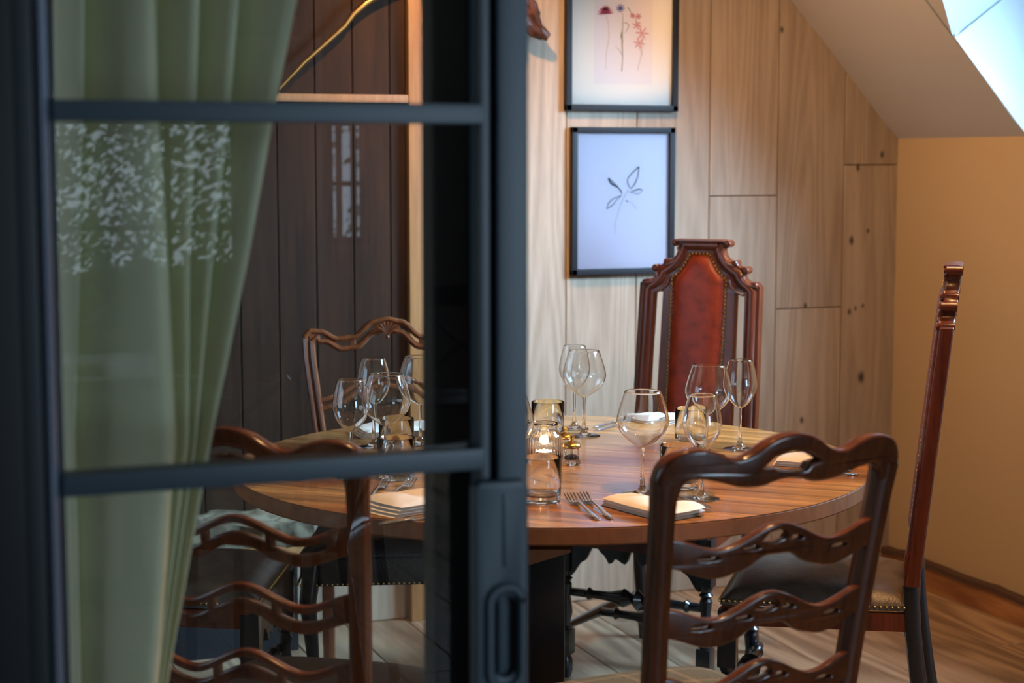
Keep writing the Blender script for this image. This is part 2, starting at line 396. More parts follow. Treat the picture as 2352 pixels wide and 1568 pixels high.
# back wall boards
seams = [on(p, 600, 'y', YW).x for p in (1135, 1300, 1461, 1627, 1783, 1935)]
jz = {3: [on(1700, 450, 'y', YW).z], 4: [on(1850, 708, 'y', YW).z], 0: [.2], 1: [.52], 2: [1.55 + .4]}
rects = []
xs = [seams[0] - .23 * k for k in range(20, 0, -1)] + seams + [XW + .01]
for i in range(len(xs) - 1):
    a, c = xs[i], xs[i + 1]; k = i - 20
    cuts = [0.0] + (jz.get(k, [0.3 + random.random() * 1.6])) + [CEIL]
    if c > XW + .01: c = XW + .01
    for z0, z1 in zip(cuts, cuts[1:]): rects.append((a, c, z0, z1))
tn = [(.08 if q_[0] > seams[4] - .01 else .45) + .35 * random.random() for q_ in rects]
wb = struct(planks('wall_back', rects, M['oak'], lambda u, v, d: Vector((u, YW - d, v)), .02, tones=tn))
struct(MB().box((.35, YW + .06, 1.2), (6.1, .06, 2.6)).build('wall_back', M['black'], smooth=0))
# right wall (knee wall), sloping ceiling with the dormer cut out, flat ceiling
struct(MB().box((XW + .06, 3.2, KZ / 2), (.12, 3.9, KZ)).build('wall_right', M['plaster'], smooth=0))
PN = Vector((SL, 0, 1)).normalized(); P0 = Vector((XW, 0, KZ))
def sp(px, py): return onplane(px, py, P0, PN)
A0 = sp(2137, 92); A1 = sp(2190, 90); A2 = sp(2165, 0); YC = 4.355
up = (A2 - A1).normalized(); A3 = A1 + up * ((CEIL - A1.z) / up.z)
A0.y = YC; A0.z = zs(A0.x)
xt = XW - (CEIL - KZ) / SL
mb = MB()
# fine strip near the back wall, slightly coved where it meets the knee wall
def slope_pts(y):
    return [Vector((XW + .0, y, KZ - .0)), Vector((XW - .05, y, zs(XW - .05) - .006)), Vector((A0.x, y, A0.z)), Vector((xt, y, CEIL))]
g = [slope_pts(y) for y in (YW + .02, 4.7, YC)]
for a, c in zip(g, g[1:]):
    for k in range(3): mb.poly([a[k], a[k + 1], c[k + 1], c[k]])
mb.poly([A0, Vector((xt, YC, CEIL)), Vector((xt, A1.y, CEIL)), A1])
mb.poly([A1, Vector((xt, A1.y, CEIL)), Vector((xt, min(A3.y, A1.y - .02), CEIL)), A3])
yl = 1.75
mb.poly([A3, Vector((xt, A3.y, CEIL)), Vector((xt, yl, CEIL)), Vector((A3.x, yl, A3.z))])
yn = 2.75   # near side of the dormer: the slope comes down again
mb.poly([Vector((XW, yl, KZ)), Vector((XW, yn, KZ)), Vector((A3.x, yn, A3.z)), Vector((A3.x, yl, A3.z))])
struct(mb.build('ceiling', M['ceiling'], smooth=30))
mb = MB()
mb.poly([Vector((-2.6, -4.1, CEIL)), Vector((-2.6, YW, CEIL)), Vector((xt, YW, CEIL)), Vector((xt, -4.1, CEIL))])
mb.poly([Vector((xt, -4.1, CEIL)), Vector((xt, 1.76, CEIL)), Vector((4.7, 1.76, CEIL)), Vector((4.7, -4.1, CEIL))])
struct(mb.build('ceiling', M['ceiling'], smooth=0))
# dormer: cheek, soffit, sill, window
C0 = on(2335, 305, 'y', YC); B2 = on(2280, 0, 'y', YC); bd = (B2 - A0).normalized()
xo = 4.3
B3 = on(2190, 90, 'y', YC)
bd = (B2 - B3).normalized(); BT = B3 + bd * 1.0
struct(MB().poly([A0, Vector((XW, YC, KZ)), Vector((XW, YC, KZ - .1)), Vector((xo, YC, KZ - .1)), Vector((xo, YC, 2.9)), Vector((A0.x, YC, 2.9))]).build('wall_dormer_cheek', M['white'], smooth=0))
struct(MB().poly([A1 + Vector((0, 0, .0)), A3 + up * .4, BT + Vector((0, -.3, 0)), BT, B3]).build('ceiling_dormer', M['white'], smooth=0))
struct(MB().poly([Vector((XW, yn, KZ)), Vector((XW, YC, KZ)), Vector((xo, YC, KZ)), Vector((xo, yn, KZ))]).build('sill_dormer', M['white'], smooth=0))
struct(MB().poly([Vector((A3.x, yn, A3.z)), Vector((XW, yn, KZ)), Vector((xo, yn, KZ)), Vector((xo, yn, 2.9)), Vector((A3.x, yn, 2.9))]).build('wall_dormer_side', M['white'], smooth=0))
struct(MB().poly([Vector((A3.x - .4, yn, 2.9)), Vector((A3.x - .4, YC, 2.9)), Vector((xo, YC, 2.9)), Vector((xo, yn, 2.9))]).build('ceiling_dormer', M['white'], smooth=0))
wf = MB()
for (c, d) in (((xo, (yn + YC) / 2, KZ + .04), (.06, YC - yn, .07)), ((xo, (yn + YC) / 2, 2.85), (.06, YC - yn, .08)), ((xo, YC - .04, 2.15), (.06, .07, 1.4)), ((xo, yn + .04, 2.15), (.06, .07, 1.4)), ((xo, (yn + YC) / 2, 2.15), (.05, .05, 1.4))):
    wf.box(c, d)
struct(wf.build('window_3', M['white'], smooth=0))
# skirting of the right wall with its wavy live edge, and the short return on the back wall
def skirt(fn, u0, u1, name):
    n = 60; a = MB(); pr = []
    for i in range(n + 1):
        u = lerp(u0, u1, i / n); h = .080 + .007 * noise.noise(Vector((u * 6, 0, 3))) + .004 * noise.noise(Vector((u * 25, 1, 3)))
        pr.append((u, h))
    rows = [[a.bm.verts.new(fn(u, z, d)) for z, d in ((0, .0), (0, .028), (h, .028), (h, .0))] for u, h in pr]
    for r0, r1 in zip(rows, rows[1:]):
        for k in range(3): a._face([r0[k], r0[k + 1], r1[k + 1], r1[k]])
    a._face(rows[0]); a._face(rows[-1])
    o = struct(a.build(name, M['skirt'], smooth=30))
    e = MB(); rows = []
    for u, h in pr:
        j = .004 * noise.noise(Vector((u * 40, 5, 0)))
        rows.append([e.bm.verts.new(fn(u, z, d)) for z, d in ((h - .007 + j, .0285), (h - .006 + j, .034), (h + .007 + j, .031), (h + .009 + j, .0))])
    for r0, r1 in zip(rows, rows[1:]):
        for k in range(3): e._face([r0[k], r0[k + 1], r1[k + 1], r1[k]])
    e.build('bark_edge', M['bark'], o, smooth=30)
skirt(lambda u, z, d: Vector((XW - d, u, z)), 1.95, YW - .001, 'baseboard_right')
# brown panelled bay of the back wall with oak rail and oak upright
xl, xr = on(330, 600, 'y', YW).x - .3, on(930, 500, 'y', YW).x
pz = on(750, 1195, 'y', YW - .03).z
rects = []; x = xl
while x < xr - .01:
    x2 = min(x + .115, xr); rects.append((x, x2, pz, CEIL)); x = x2
struct(planks('wall_panelling', rects, M['panel'], lambda u, v, d: Vector((u, YW - .018 - d, v)), .016))
za, zb = on(800, 236, 'y', YW - .05).z, on(800, 216, 'y', YW - .05).z
xj = on(981, 500, 'y', YW - .04).x
struct(MB().box(((xl + xr) / 2, YW - .031, (za + zb) / 2), (xr - xl, .026, zb - za), bev=.003).build('trim_1', M['orange_oak']))
struct(MB().box(((xr + xj) / 2, YW - .024, CEIL / 2), (xj - xr, .044, CEIL), bev=.003).build('trim_2', M['orange_oak']))  # same pale oak as the wall, warm light put into its colour
# front room shell
mb = MB()
RW = -4.0
w1 = (.70, 2.00, .30, 1.60); w2 = (2.06, 2.27, 1.02, 1.60); w0 = (2.8, 4.3, .5, 2.3)  # last opening is added, clear of the mirrored view, for cool light
def wallcut(x0, x1, holes, y, z1):
    xs_ = sorted({x0, x1, *[h[0] for h in holes], *[h[1] for h in holes]})
    m_ = MB()
    for a, c in zip(xs_, xs_[1:]):
        hs = sorted([(h[2], h[3]) for h in holes if h[0] < (a + c) / 2 < h[1]]); z = 0
        for h0, h1 in hs + [(z1, z1)]:
            if h0 > z + 1e-3: m_.box(((a + c) / 2, y, (z + h0) / 2), (c - a, .12, h0 - z))
            z = h1
    return m_
struct(wallcut(-2.6, 4.6, [w0, w1, w2], RW - .06, CEIL).build('wall_rear', M['dark_wall'], smooth=0))
struct(MB().box((-2.66, -1.05, CEIL / 2), (.12, 6.0, CEIL)).build('wall_left', M['dark_wall'], smooth=0))
struct(MB().box((4.66, -1.1, CEIL / 2), (.12, 5.9, CEIL)).build('wall_right_front', M['dark_wall'], smooth=0))
def window(n, w, y, nx, nz, mat):
    x0, x1, z0, z1 = w; a = MB(); t = .035
    for c, d in ((((x0 + x1) / 2, y, z0 + t / 2), (x1 - x0, .06, t)), (((x0 + x1) / 2, y, z1 - t / 2), (x1 - x0, .06, t)), ((x0 + t / 2, y, (z0 + z1) / 2), (t, .06, z1 - z0)), ((x1 - t / 2, y, (z0 + z1) / 2), (t, .06, z1 - z0))): a.box(c, d)
    for i in range(1, nx): a.box((lerp(x0, x1, i / nx), y, (z0 + z1) / 2), (.02, .04, z1 - z0 - .02))
    for z in nz: a.box(((x0 + x1) / 2, y, z), (x1 - x0 - .02, .04, .022))
    return struct(a.build('window_%d' % n, mat, smooth=0))
window(1, w0, RW - .05, 3, (1.45,), M['steel_dark']); window(2, w1, RW - .05, 2, (1.11,), M['steel_dark']); window(4, w2, RW - .05, 3, (1.3,), M['steel_dark'])
# unseen side window added in the left wall for cool light
wl = MB()
yA, yB = 2.5, 4.1
for c, d in (((-2.06, 2.17, CEIL / 2), (.12, .66, CEIL)), ((-2.06, 4.6, CEIL / 2), (.12, 1.0, CEIL)), ((-2.06, 3.3, .375), (.12, 1.6, .75)), ((-2.06, 3.3, 2.2), (.12, 1.6, .5))): wl.box(c, d)
struct(wl.build('wall_left_dining', M['plaster'], smooth=0))
wf = MB()
for c, d in (((-2.04, 3.3, .77), (.08, 1.6, .04)), ((-2.04, 3.3, 1.93), (.08, 1.6, .04)), ((-2.04, 2.52, 1.35), (.08, .04, 1.2)), ((-2.04, 4.08, 1.35), (.08, .04, 1.2)), ((-2.04, 3.3, 1.35), (.06, .035, 1.2))): wf.box(c, d)
struct(wf.build('window_5', M['steel_dark'], smooth=0))
# header and right return of the partition the doors run in
hd = MB().box((1.0, YD + .05, 2.33), (7.3, .16, .24)); struct(hd.build('wall_partition_header', M['steel_dark'], smooth=0))
struct(MB().box((3.95, YD + .05, 1.1), (1.3, .14, 2.2)).build('wall_partition', M['dark_wall'], smooth=0))
struct(MB().box((-1.7, YD + .05, 1.1), (1.8, .14, 2.2)).build('wall_partition_left', M['dark_wall'], smooth=0))

# ================================================================== sliding steel and glass door
def dX(px, py=700, y=YD): return on(px, py, 'y', y).x
xA, xB = dX(122), dX(1193)
def dZ(px, py, y=YD): return on(px, py, 'y', y).z
door = thing('sliding_door', 'blue grey steel framed glass sliding door in front of the dining table', 'door', ((xA + xB) / 2, YD, 0))
door['kind'] = 'thing'
ox = (xA + xB) / 2
def dbox(x0, x1, z0, z1, y0, y1, bev=.003): return MB().box(((x0 + x1) / 2 - ox, (y0 + y1) / 2 - YD, (z0 + z1) / 2), (x1 - x0, y1 - y0, z1 - z0), bev=bev)
zt = 2.2
# right stile: deep face, thin shadow groove and a raised outer face
xs0, xs1, xs2 = dX(1092), dX(1112), dX(1124)
st = MB().box(((xs0 + xs1) / 2 - ox, 0, zt / 2), (xs1 - xs0, .036, zt), bev=.002)
st.box(((xs2 + xB) / 2 - ox, -.004, zt / 2), (xB - xs2, .05, zt), bev=.004)
st.box(((xs1 + xs2) / 2 - ox, .008, zt / 2), (xs2 - xs1 + .002, .03, zt))
st.build('stile', M['steel'], door)
xl0, xl1, xl2, xl3 = dX(38), dX(86), dX(120), dX(136)
st = dbox(xl0, xl1, 0, zt, YD - .02, YD + .03)
st.box(((xl2 + xl3) / 2 - ox, .004, zt / 2), (xl3 - xl2, .03, zt), bev=.002)
st.build('stile', M['steel_dark'], door)
MB().sweep([((xl1 + xl2) / 2 - ox, -.012, z) for z in (0, zt)], ((xl2 - xl1) / 2, .016), n=14).build('highlight_bead', plain('painted_highlight', (0.42, 0.50, 0.68), .28, metal=.7), door)  # edge highlight put into a pale blue bead, in shape and colour
for (pa, pb) in (((500, 233), (500, 281)), ((500, 1046), (500, 1102))):
    z1_, z0_ = dZ(*pa), dZ(*pb)
    if pa[1] > 900: z0_, z1_ = dZ(600, 1105), dZ(600, 1055)
    dbox(xl3 - .004, xs0 + .004, z0_, z1_, YD - .020, YD + .014).build('glazing_bar', M['steel'], door)
dbox(xl0, xB, 0, .12, YD - .018, YD + .018).build('bottom_rail', M['steel'], door)
dbox(xl0, xB, zt, zt + .05, YD - .018, YD + .018).build('top_rail', M['steel'], door)
MB().poly([(xl3 - ox - .005, .006, .1), (xs0 - ox + .005, .006, .1), (xs0 - ox + .005, .006, zt), (xl3 - ox - .005, .006, zt)]).build('glass_pane', M['pane'], door, smooth=0)
# lock case with recessed oval pull, raised on the lower part of the stile
xk0, xk1 = dX(1062), dX(1186); zk = dZ(1100, 1092)
def rrect(x0, x1, z0, z1, r, n=6):
    out = []
    for (cx, cz, a0) in ((x1 - r, z1 - r, 0), (x0 + r, z1 - r, 90), (x0 + r, z0 + r, 180), (x1 - r, z0 + r, 270)):
        for i in range(n + 1): a = R(a0 + 90 * i / n); out.append((cx + r * math.cos(a), cz + r * math.sin(a)))
    return out
hx0, hx1, hz0, hz1 = dX(1110, 1450), dX(1157, 1450), dZ(1133, 1532), dZ(1133, 1352)
yk = YD - .045
hole = rrect(hx0, hx1, hz0, hz1, (hx1 - hx0) / 2 - .0005)
lk = MB().plate(rrect(xk0, xk1, .35, zk, .01), [hole], .020, .003, lambda c: Vector((c.x - ox, -.030 + c.z, c.y)))
lk = lk.build('lock_case', M['steel'], door)
mid = [(px_, pz_) for px_, pz_ in rrect(hx0 - .007, hx1 + .007, hz0 - .012, hz1 + .012, (hx1 - hx0) / 2 + .006)]
ring = MB(); pts = [Vector((a - ox, -.042, c)) for a, c in mid]; ring.sweep(pts + [pts[0], pts[1]], (.006, .0045), n=8, ref=(0, 1, 0), cap=False)
ring.build('flush_pull', M['steel'], lk)
MB().plate(rrect(hx0 - .004, hx1 + .004, hz0 - .004, hz1 + .004, (hx1 - hx0) / 2), [], .004, .0005, lambda c: Vector((c.x - ox, -.0215 + c.z, c.y))).build('recess_shade', M['hole'], lk)
gx = dX(1131)
MB().box((gx - ox, -.0405, (dZ(1131, 1120) + dZ(1131, 1285)) / 2), (.004, .004, dZ(1131, 1120) - dZ(1131, 1285)), bev=.001).build('raised_line', M['steel'], lk)
# second leaf parked behind, only its dark meeting stile shows
y2 = YD + .075
d2 = thing('sliding_door', 'dark meeting stile of the second door leaf, seen through the first pane', 'door', (dX(1045, y=y2), y2, 0)); d2['kind'] = 'thing'
MB().box((0, 0, 1.1), (dX(1120, y=y2) - dX(993, y=y2), .04, 2.2), bev=.003).build('stile', M['black'], d2)
# jamb at the far left
tag(MB().box((dX(42, y=YD + .0) - .06, YD + .005, 1.1), (.115, .09, 2.2), bev=.004).build('door_jamb', M['black']), None); bpy.data.objects['door_jamb']['kind'] = 'structure'

# ================================================================== curtain
YCU = 2.16
tabs = [(-60, [128, 178, 333, 433, 526, 668]), (230, [132, 176, 340, 425, 505, 605]), (600, [142, 170, 366, 418, 470, 545]), (1000, [152, 163, 386, 420, 440, 472]), (1568, [166, 176, 340, 352, 362, 374]), (1900, [172, 182, 330, 345, 356, 366])]
cb = MB(); rows = []; NS = 14
for j in range(0, 61):
    py = lerp(-60, 1900, j / 60)
    for (ya, ta), (yb, tb) in zip(tabs, tabs[1:]):
        if ya <= py <= yb: t = (py - ya) / (yb - ya); bnd = [lerp(p, q, t) for p, q in zip(ta, tb)]; break
    row = []
    for k in range(5):
        for i in range(NS):
            s_ = i / NS; px = lerp(bnd[k], bnd[k + 1], s_); wpx = bnd[k + 1] - bnd[k]
            p = on(px, py, 'y', YCU); d = min(.10, .040 + wpx * .0006)
            dp = (s_ / .82) ** .75 if s_ < .82 else max(0, math.cos((s_ - .82) / .18 * math.pi / 2)) ** .7
            row.append(cb.bm.verts.new(Vector((p.x + .16 * d * (s_ ** 4), YCU + .03 - d * dp + .002 * noise.noise(Vector((px * .02, py * .01, k))), p.z))))
    p = on(bnd[5], py, 'y', YCU); row.append(cb.bm.verts.new(Vector((p.x, YCU + .035, p.z)))); rows.append(row)
    p = on(bnd[5] - 4, py, 'y', YCU); row.append(cb.bm.verts.new(Vector((p.x - .01, YCU + .06, p.z))))
for a, c in zip(rows, rows[1:]):
    for k in range(len(a) - 1): cb._face([a[k], a[k + 1], c[k + 1], c[k]])
cur = cb.build('curtain', M['curtain'], smooth=70, weld=False)
so = cur.modifiers.new('thick', 'SOLIDIFY'); so.thickness = .002
zmin = min(v.co.z for v in cur.data.vertices)
for v in cur.data.vertices:
    if v.co.z < .02: v.co.z = .02 + (v.co.z - zmin) * .001
tag(cur, 'sage green linen curtain gathered behind the door glass', 'curtain')

# ================================================================== table
TC = G(.085, 3.81); TR = .695
tab = thing('dining_table', 'round oiled wooden dining table laid for a meal', 'table', (TC.x, TC.y, 0), 0)
GA = R(-43)
bm = bmesh.new()
def circ(v): return math.sqrt(max(0, TR * TR - v * v))
v = -TR; fcs = []; bw = .098
tones = []
me_b = MB()
nb = int(round(2 * TR / bw)); bw = 2 * TR / nb
lay = me_b.bm.faces.layers.float.new('tone_f')
for i in range(nb):
    v0, v1 = -TR + i * bw + .0004, -TR + (i + 1) * bw - .0004; t = random.random()
    top = []; n = 14
    right = [(circ(lerp(v0, v1, k / n)), lerp(v0, v1, k / n)) for k in range(n + 1)]
    left = [(-u, v_) for u, v_ in right[::-1]]
    ol = right + left
    tv = [me_b.bm.verts.new((u, v_, TH)) for u, v_ in ol]; f = me_b._face(tv)
    if f: f[lay] = t
me_b.bm.faces.ensure_lookup_table(); tl = [f[lay] for f in me_b.bm.faces]
me = bpy.data.meshes.new('tabletop'); me_b.bm.to_mesh(me); me_b.bm.free()
at = me.color_attributes.new('tone', 'FLOAT_COLOR', 'CORNER')
for p in me.polygons:
    for li in p.loop_indices: at.data[li].color = (tl[p.index], (tl[p.index] * 7.1) % 1, (tl[p.index] * 3.7) % 1, 1)
top = bpy.data.objects.new('tabletop', me); COL.objects.link(top); me.materials.append(M['table']); top.parent = tab; top.rotation_euler.z = GA
ed = MB().lathe([(0, TH - .034), (TR - .002, TH - .034), (TR, TH - .031), (TR, TH - .003), (TR - .0015, TH - .0006), (0, TH - .0006)], n=160); ed.build('table_edge', M['table_edge'], tab, smooth=25)
# beam, black pedestal legs and feet
q = T(1256, 1290); LG = G((1256 - 1176) / F * 3.36, 3.36) - TC
LX = Vector((LG.x, LG.y, 0)); vd = G(1, 0).normalized(); vf = G(0, 1).normalized()
rotc = Matrix.Rotation(-YAW, 3, 'Z')
bp = MB()
def bpt(px, py, zc):            # point on a plane facing the viewer at that distance
    p = onplane(px, py, G(0, zc), vf); return Vector((p.x - TC.x, p.y - TC.y, p.z))
fr = [bpt(1010, 1262, 3.27), bpt(1312, 1262, 3.27), bpt(1312, 1268, 3.27), bpt(1204, 1301, 3.27), bpt(1060, 1306, 3.27), bpt(1010, 1275, 3.27)]
bk = [p + vf * .95 for p in fr]
a = [bp.bm.verts.new(p) for p in fr]; c = [bp.bm.verts.new(p) for p in bk]
bp._face(a); bp._face(c[::-1])
for k in range(6): bp._face([a[k], a[(k + 1) % 6], c[(k + 1) % 6], c[k]])
bp.build('cross_beam', M['table_edge'], tab, smooth=0)
for off in (Vector((0, 0, 0)), vf * .85):
    o = MB().box(LX + off + Vector((0, 0, .34)), (.072, .072, .68), rot=rotc, bev=.004)
    o.box(LX + off + Vector((0, 0, .03)), (.11, .30, .06), rot=rotc, bev=.006); o.build('leg', M['black_wood'], tab)
bp = MB().box(LX + vf * .42 + Vector((0, 0, .13)), (.05, .78, .06), rot=rotc, bev=.004); bp.build('stretcher', M['black_wood'], tab)

# ================================================================== chairs
def post(mbx, pts, w, d, pw=3.5, n=12, ref=(0, 1, 0)): mbx.sweep(pts, [(w, d)] * len(pts) if not isinstance(w, list) else list(zip(w, d)), n=n, power=pw, ref=ref); return mbx
def domed(yf, yb, wf, wb, z0, z1, n=18, e=3.0):
    """upholstered seat pad: trapezoid plan with domed top"""
    m_ = MB(); rows = []
    for j in range(n + 1):
        t = j / n; y = lerp(yb, yf, t); hw = lerp(wb, wf, t); row = []
        for i in range(n + 1):
            s_ = -1 + 2 * i / n; tt = -1 + 2 * t
            k = (1 - abs(s_) ** e) * (1 - abs(tt) ** e)
            row.append(m_.bm.verts.new((hw * s_, y, z0 + (z1 - z0) * max(0, k) ** .45)))
        rows.append(row)
    for a, c in zip(rows, rows[1:]):
        for k in range(n): m_._face([a[k], a[k + 1], c[k + 1], c[k]])
    bot = [m_.bm.verts.new((x_, y_, z0 - .012)) for x_, y_ in ((-wb, yb), (wb, yb), (wf, yf), (-wf, yf))]
    m_._face(bot); 
    m_._face([bot[0], bot[1]] + rows[0][::-1]); m_._face([bot[3], bot[2]] + rows[-1][::-1])
    m_._face([bot[0], bot[3]] + [r_[0] for r_ in rows[::-1]]); m_._face([bot[1], bot[2]] + [r_[-1] for r_ in rows[::-1]])
    return m_
def studs(pts, r=.0042, sq=.6):
    m_ = MB()
    for p in pts: m_.ball(p, r, u=8, v=5)
    return m_
def along(pts, step):
    P = [Vector(p) for p in pts]; out = []; acc = 0
    for a, c in zip(P, P[1:]):
        L_ = (c - a).length; d = acc
        while d < L_: out.append(a + (c - a) * (d / L_)); d += step
        acc = d - L_
    return out

def ladder_chair(label, loc, rz, slots=False, mat=None, seat=None, topw=.198, seatw=.168):
    mat = mat or M['mahogany']; seat = seat or M['check']
    t = thing('dining_chair', label, 'chair', loc, rz)
    def lean(z): return -.205 - .085 * max(0, (z - .45) / .55) ** 1.35
    def hw(z): return lerp(seatw, topw, max(0, min(1, (z - .45) / .52)))
    def bow(x): return -.022 * (1 - (x / .21) ** 2)
    # rear posts run from floor to the crest corner
    for sgn in (-1, 1):
        pts = []; ws = []; ds = []
        for k in range(17):
            z = .955 * k / 16
            y = lean(z) if z > .45 else -.205 - .06 * (1 - z / .45) ** 1.6
            pts.append((sgn * hw(z), y, z)); ws.append(.0165 + .003 * (z > .9)); ds.append(.019)
        post(MB(), pts, ws, ds).build('rear_post', mat, t)
    def fn(c): return Vector((c.x, lean(c.y) + bow(c.x) * (1 if abs(c.x) < .21 else 0) + c.z, c.y))
    # crest rail
    top = [(-1.06, .925), (-1.09, .955), (-1.05, .982), (-.95, .997), (-.80, 1.002), (-.66, .997), (-.50, .985), (-.36, .990), (-.2, 1.009), (0, 1.018), (.2, 1.009), (.36, .990), (.50, .985), (.66, .997), (.80, 1.002), (.95, .997), (1.05, .982), (1.09, .955), (1.06, .925)]
    bot = [(.91, .925), (.88, .948), (.78, .956), (.6, .950), (.42, .940), (.25, .938), (.12, .945), (0, .948), (-.12, .945), (-.25, .938), (-.42, .940), (-.6, .950), (-.78, .956), (-.88, .948), (-.91, .925)]
    # resample smoothly
    def cr(P, m=5):
        out = []
        for i in range(len(P) - 1):
            p0, p1, p2, p3 = P[max(i - 1, 0)], P[i], P[i + 1], P[min(i + 2, len(P) - 1)]
            for k in range(m):
                u = k / m; out.append(tuple(.5 * ((2 * p1[q]) + (-p0[q] + p2[q]) * u + (2 * p0[q] - 5 * p1[q] + 4 * p2[q] - p3[q]) * u * u + (-p0[q] + 3 * p1[q] - 3 * p2[q] + p3[q]) * u ** 3) for q in (0, 1)))
        out.append(P[-1]); return out
    W_ = topw
    ol = [(x * W_, z) for x, z in cr(top) + cr(bot)]
    lens = lambda cx, cz, lx, lz, cup=.4: [(cx + lx * math.cos(a), cz + lz * (math.sin(a) if math.sin(a) > 0 else math.sin(a) * cup)) for a in [2 * math.pi * k / 16 for k in range(16)]]
    if slots:
        hz = lambda x: .966 + .016 * math.cos(x * math.pi / .105)
        holes = []
        for a0, a1 in ((-.15, -.055), (-.045, .045), (.055, .15)):
            xs_ = [lerp(a0, a1, k / 8) for k in range(9)]; holes.append([(x, hz(x) + .006) for x in xs_] + [(x, hz(x) - .006) for x in xs_[::-1]])
    else:
        holes = [[(-.048, .966), (-.03, .982), (0, .990), (.03, .984), (.052, .972), (.034, .969), (.028, .960), (.004, .958), (-.022, .961), (-.03, .966)]]
    MB().plate(ol, holes, .030, .007, fn).build('crest_rail', mat, t)
    for zc in (.852, .742, .632):
        a_ = hw(zc) - .004; n = 40; sc_ = hw(zc) / topw
        wave = lambda x: zc + interp([(0, .026), (.54, -.008), (1, .014)], abs(x) / a_)
        xs_ = [lerp(-a_, a_, k / n) for k in range(n + 1)]
        ol = [(x, wave(x)) for x in xs_] + [(x, wave(x) - .046 - .004 * math.cos(x * 60) ** 2 * (abs(x) < .08)) for x in xs_[::-1]]
        if slots:
            holes = []
            for a0, a1 in ((-.145, -.06), (-.048, .048), (.06, .145)):
                xx = [lerp(a0, a1, k / 8) for k in range(9)]; holes.append([(x, wave(x) - .013) for x in xx] + [(x, wave(x) - .027) for x in xx[::-1]])
        else:
            holes = [lens(-.048, wave(-.048) - .020, .014, .0045), lens(-.012, wave(0) - .026, .020, .007, .9), lens(.028, wave(.03) - .020, .014, .005), lens(-.118, wave(-.118) - .016, .018, .0045), lens(.118, wave(.118) - .018, .016, .0045)]
            holes[1] = [(-.030, wave(-.03) - .020), (-.018, wave(0) - .014), (0, wave(0) - .011), (.012, wave(0) - .016), (.014, wave(0) - .024), (-.008, wave(0) - .030)]
        MB().plate(ol, holes, .018, .004, lambda c: Vector((c.x, lean(c.y) + bow(c.x) + c.z, c.y))).build('ladder_rail', mat, t)
    domed(.275, -.20, .238, .185, .462, .520).build('seat', seat, t, smooth=60)
    fr_ = MB()
    fr_.box((0, .258, .425), (.44, .024, .06), bev=.003); fr_.box((0, -.195, .415), (.33, .024, .06), bev=.003)
    for s_ in (-1, 1): fr_.sweep([(s_ * .175, -.19, .415), (s_ * .222, .250, .425)], (.011, .03), n=4, power=2, ref=(0, 0, 1))
    fr_.build('seat_frame', mat, t)
    for s_ in (-1, 1): MB().box((s_ * .212, .247, .21), (.038, .038, .42), bev=.004).build('leg', mat, t)
    sr = MB()
    for s_ in (-1, 1): sr.sweep([(s_ * .18, -.235, .15), (s_ * .212, .24, .15)], (.009, .014), n=4, ref=(0, 0, 1))
    sr.box((0, 0, .15), (.39, .02, .026)); sr.build('stretcher', mat, t)
    return t
# right foreground chair and left one behind the door
def chair_at(backx, backz, dx, dz):
    """ground position of chair centre from its back's position (at crest) and facing"""
    d = Vector((dx, dz)).normalized(); c = Vector((backx, backz)) + d * .275
    return G(c.x, c.y), heading(d.x, d.y)
loc, rz = chair_at(.395, 2.575, -.435, .90)
CH_R = ladder_chair('mahogany ladder back chair with checked seat in the right foreground', loc, rz)
loc, rz = chair_at(-.420, 2.63, .26, .966)
CH_L = ladder_chair('dark ladder back chair behind the glass with slotted wavy rails, back to the camera', loc, rz, slots=True, mat=M['black_wood'] if False else M['mahogany'], seat=M['leather_black'])

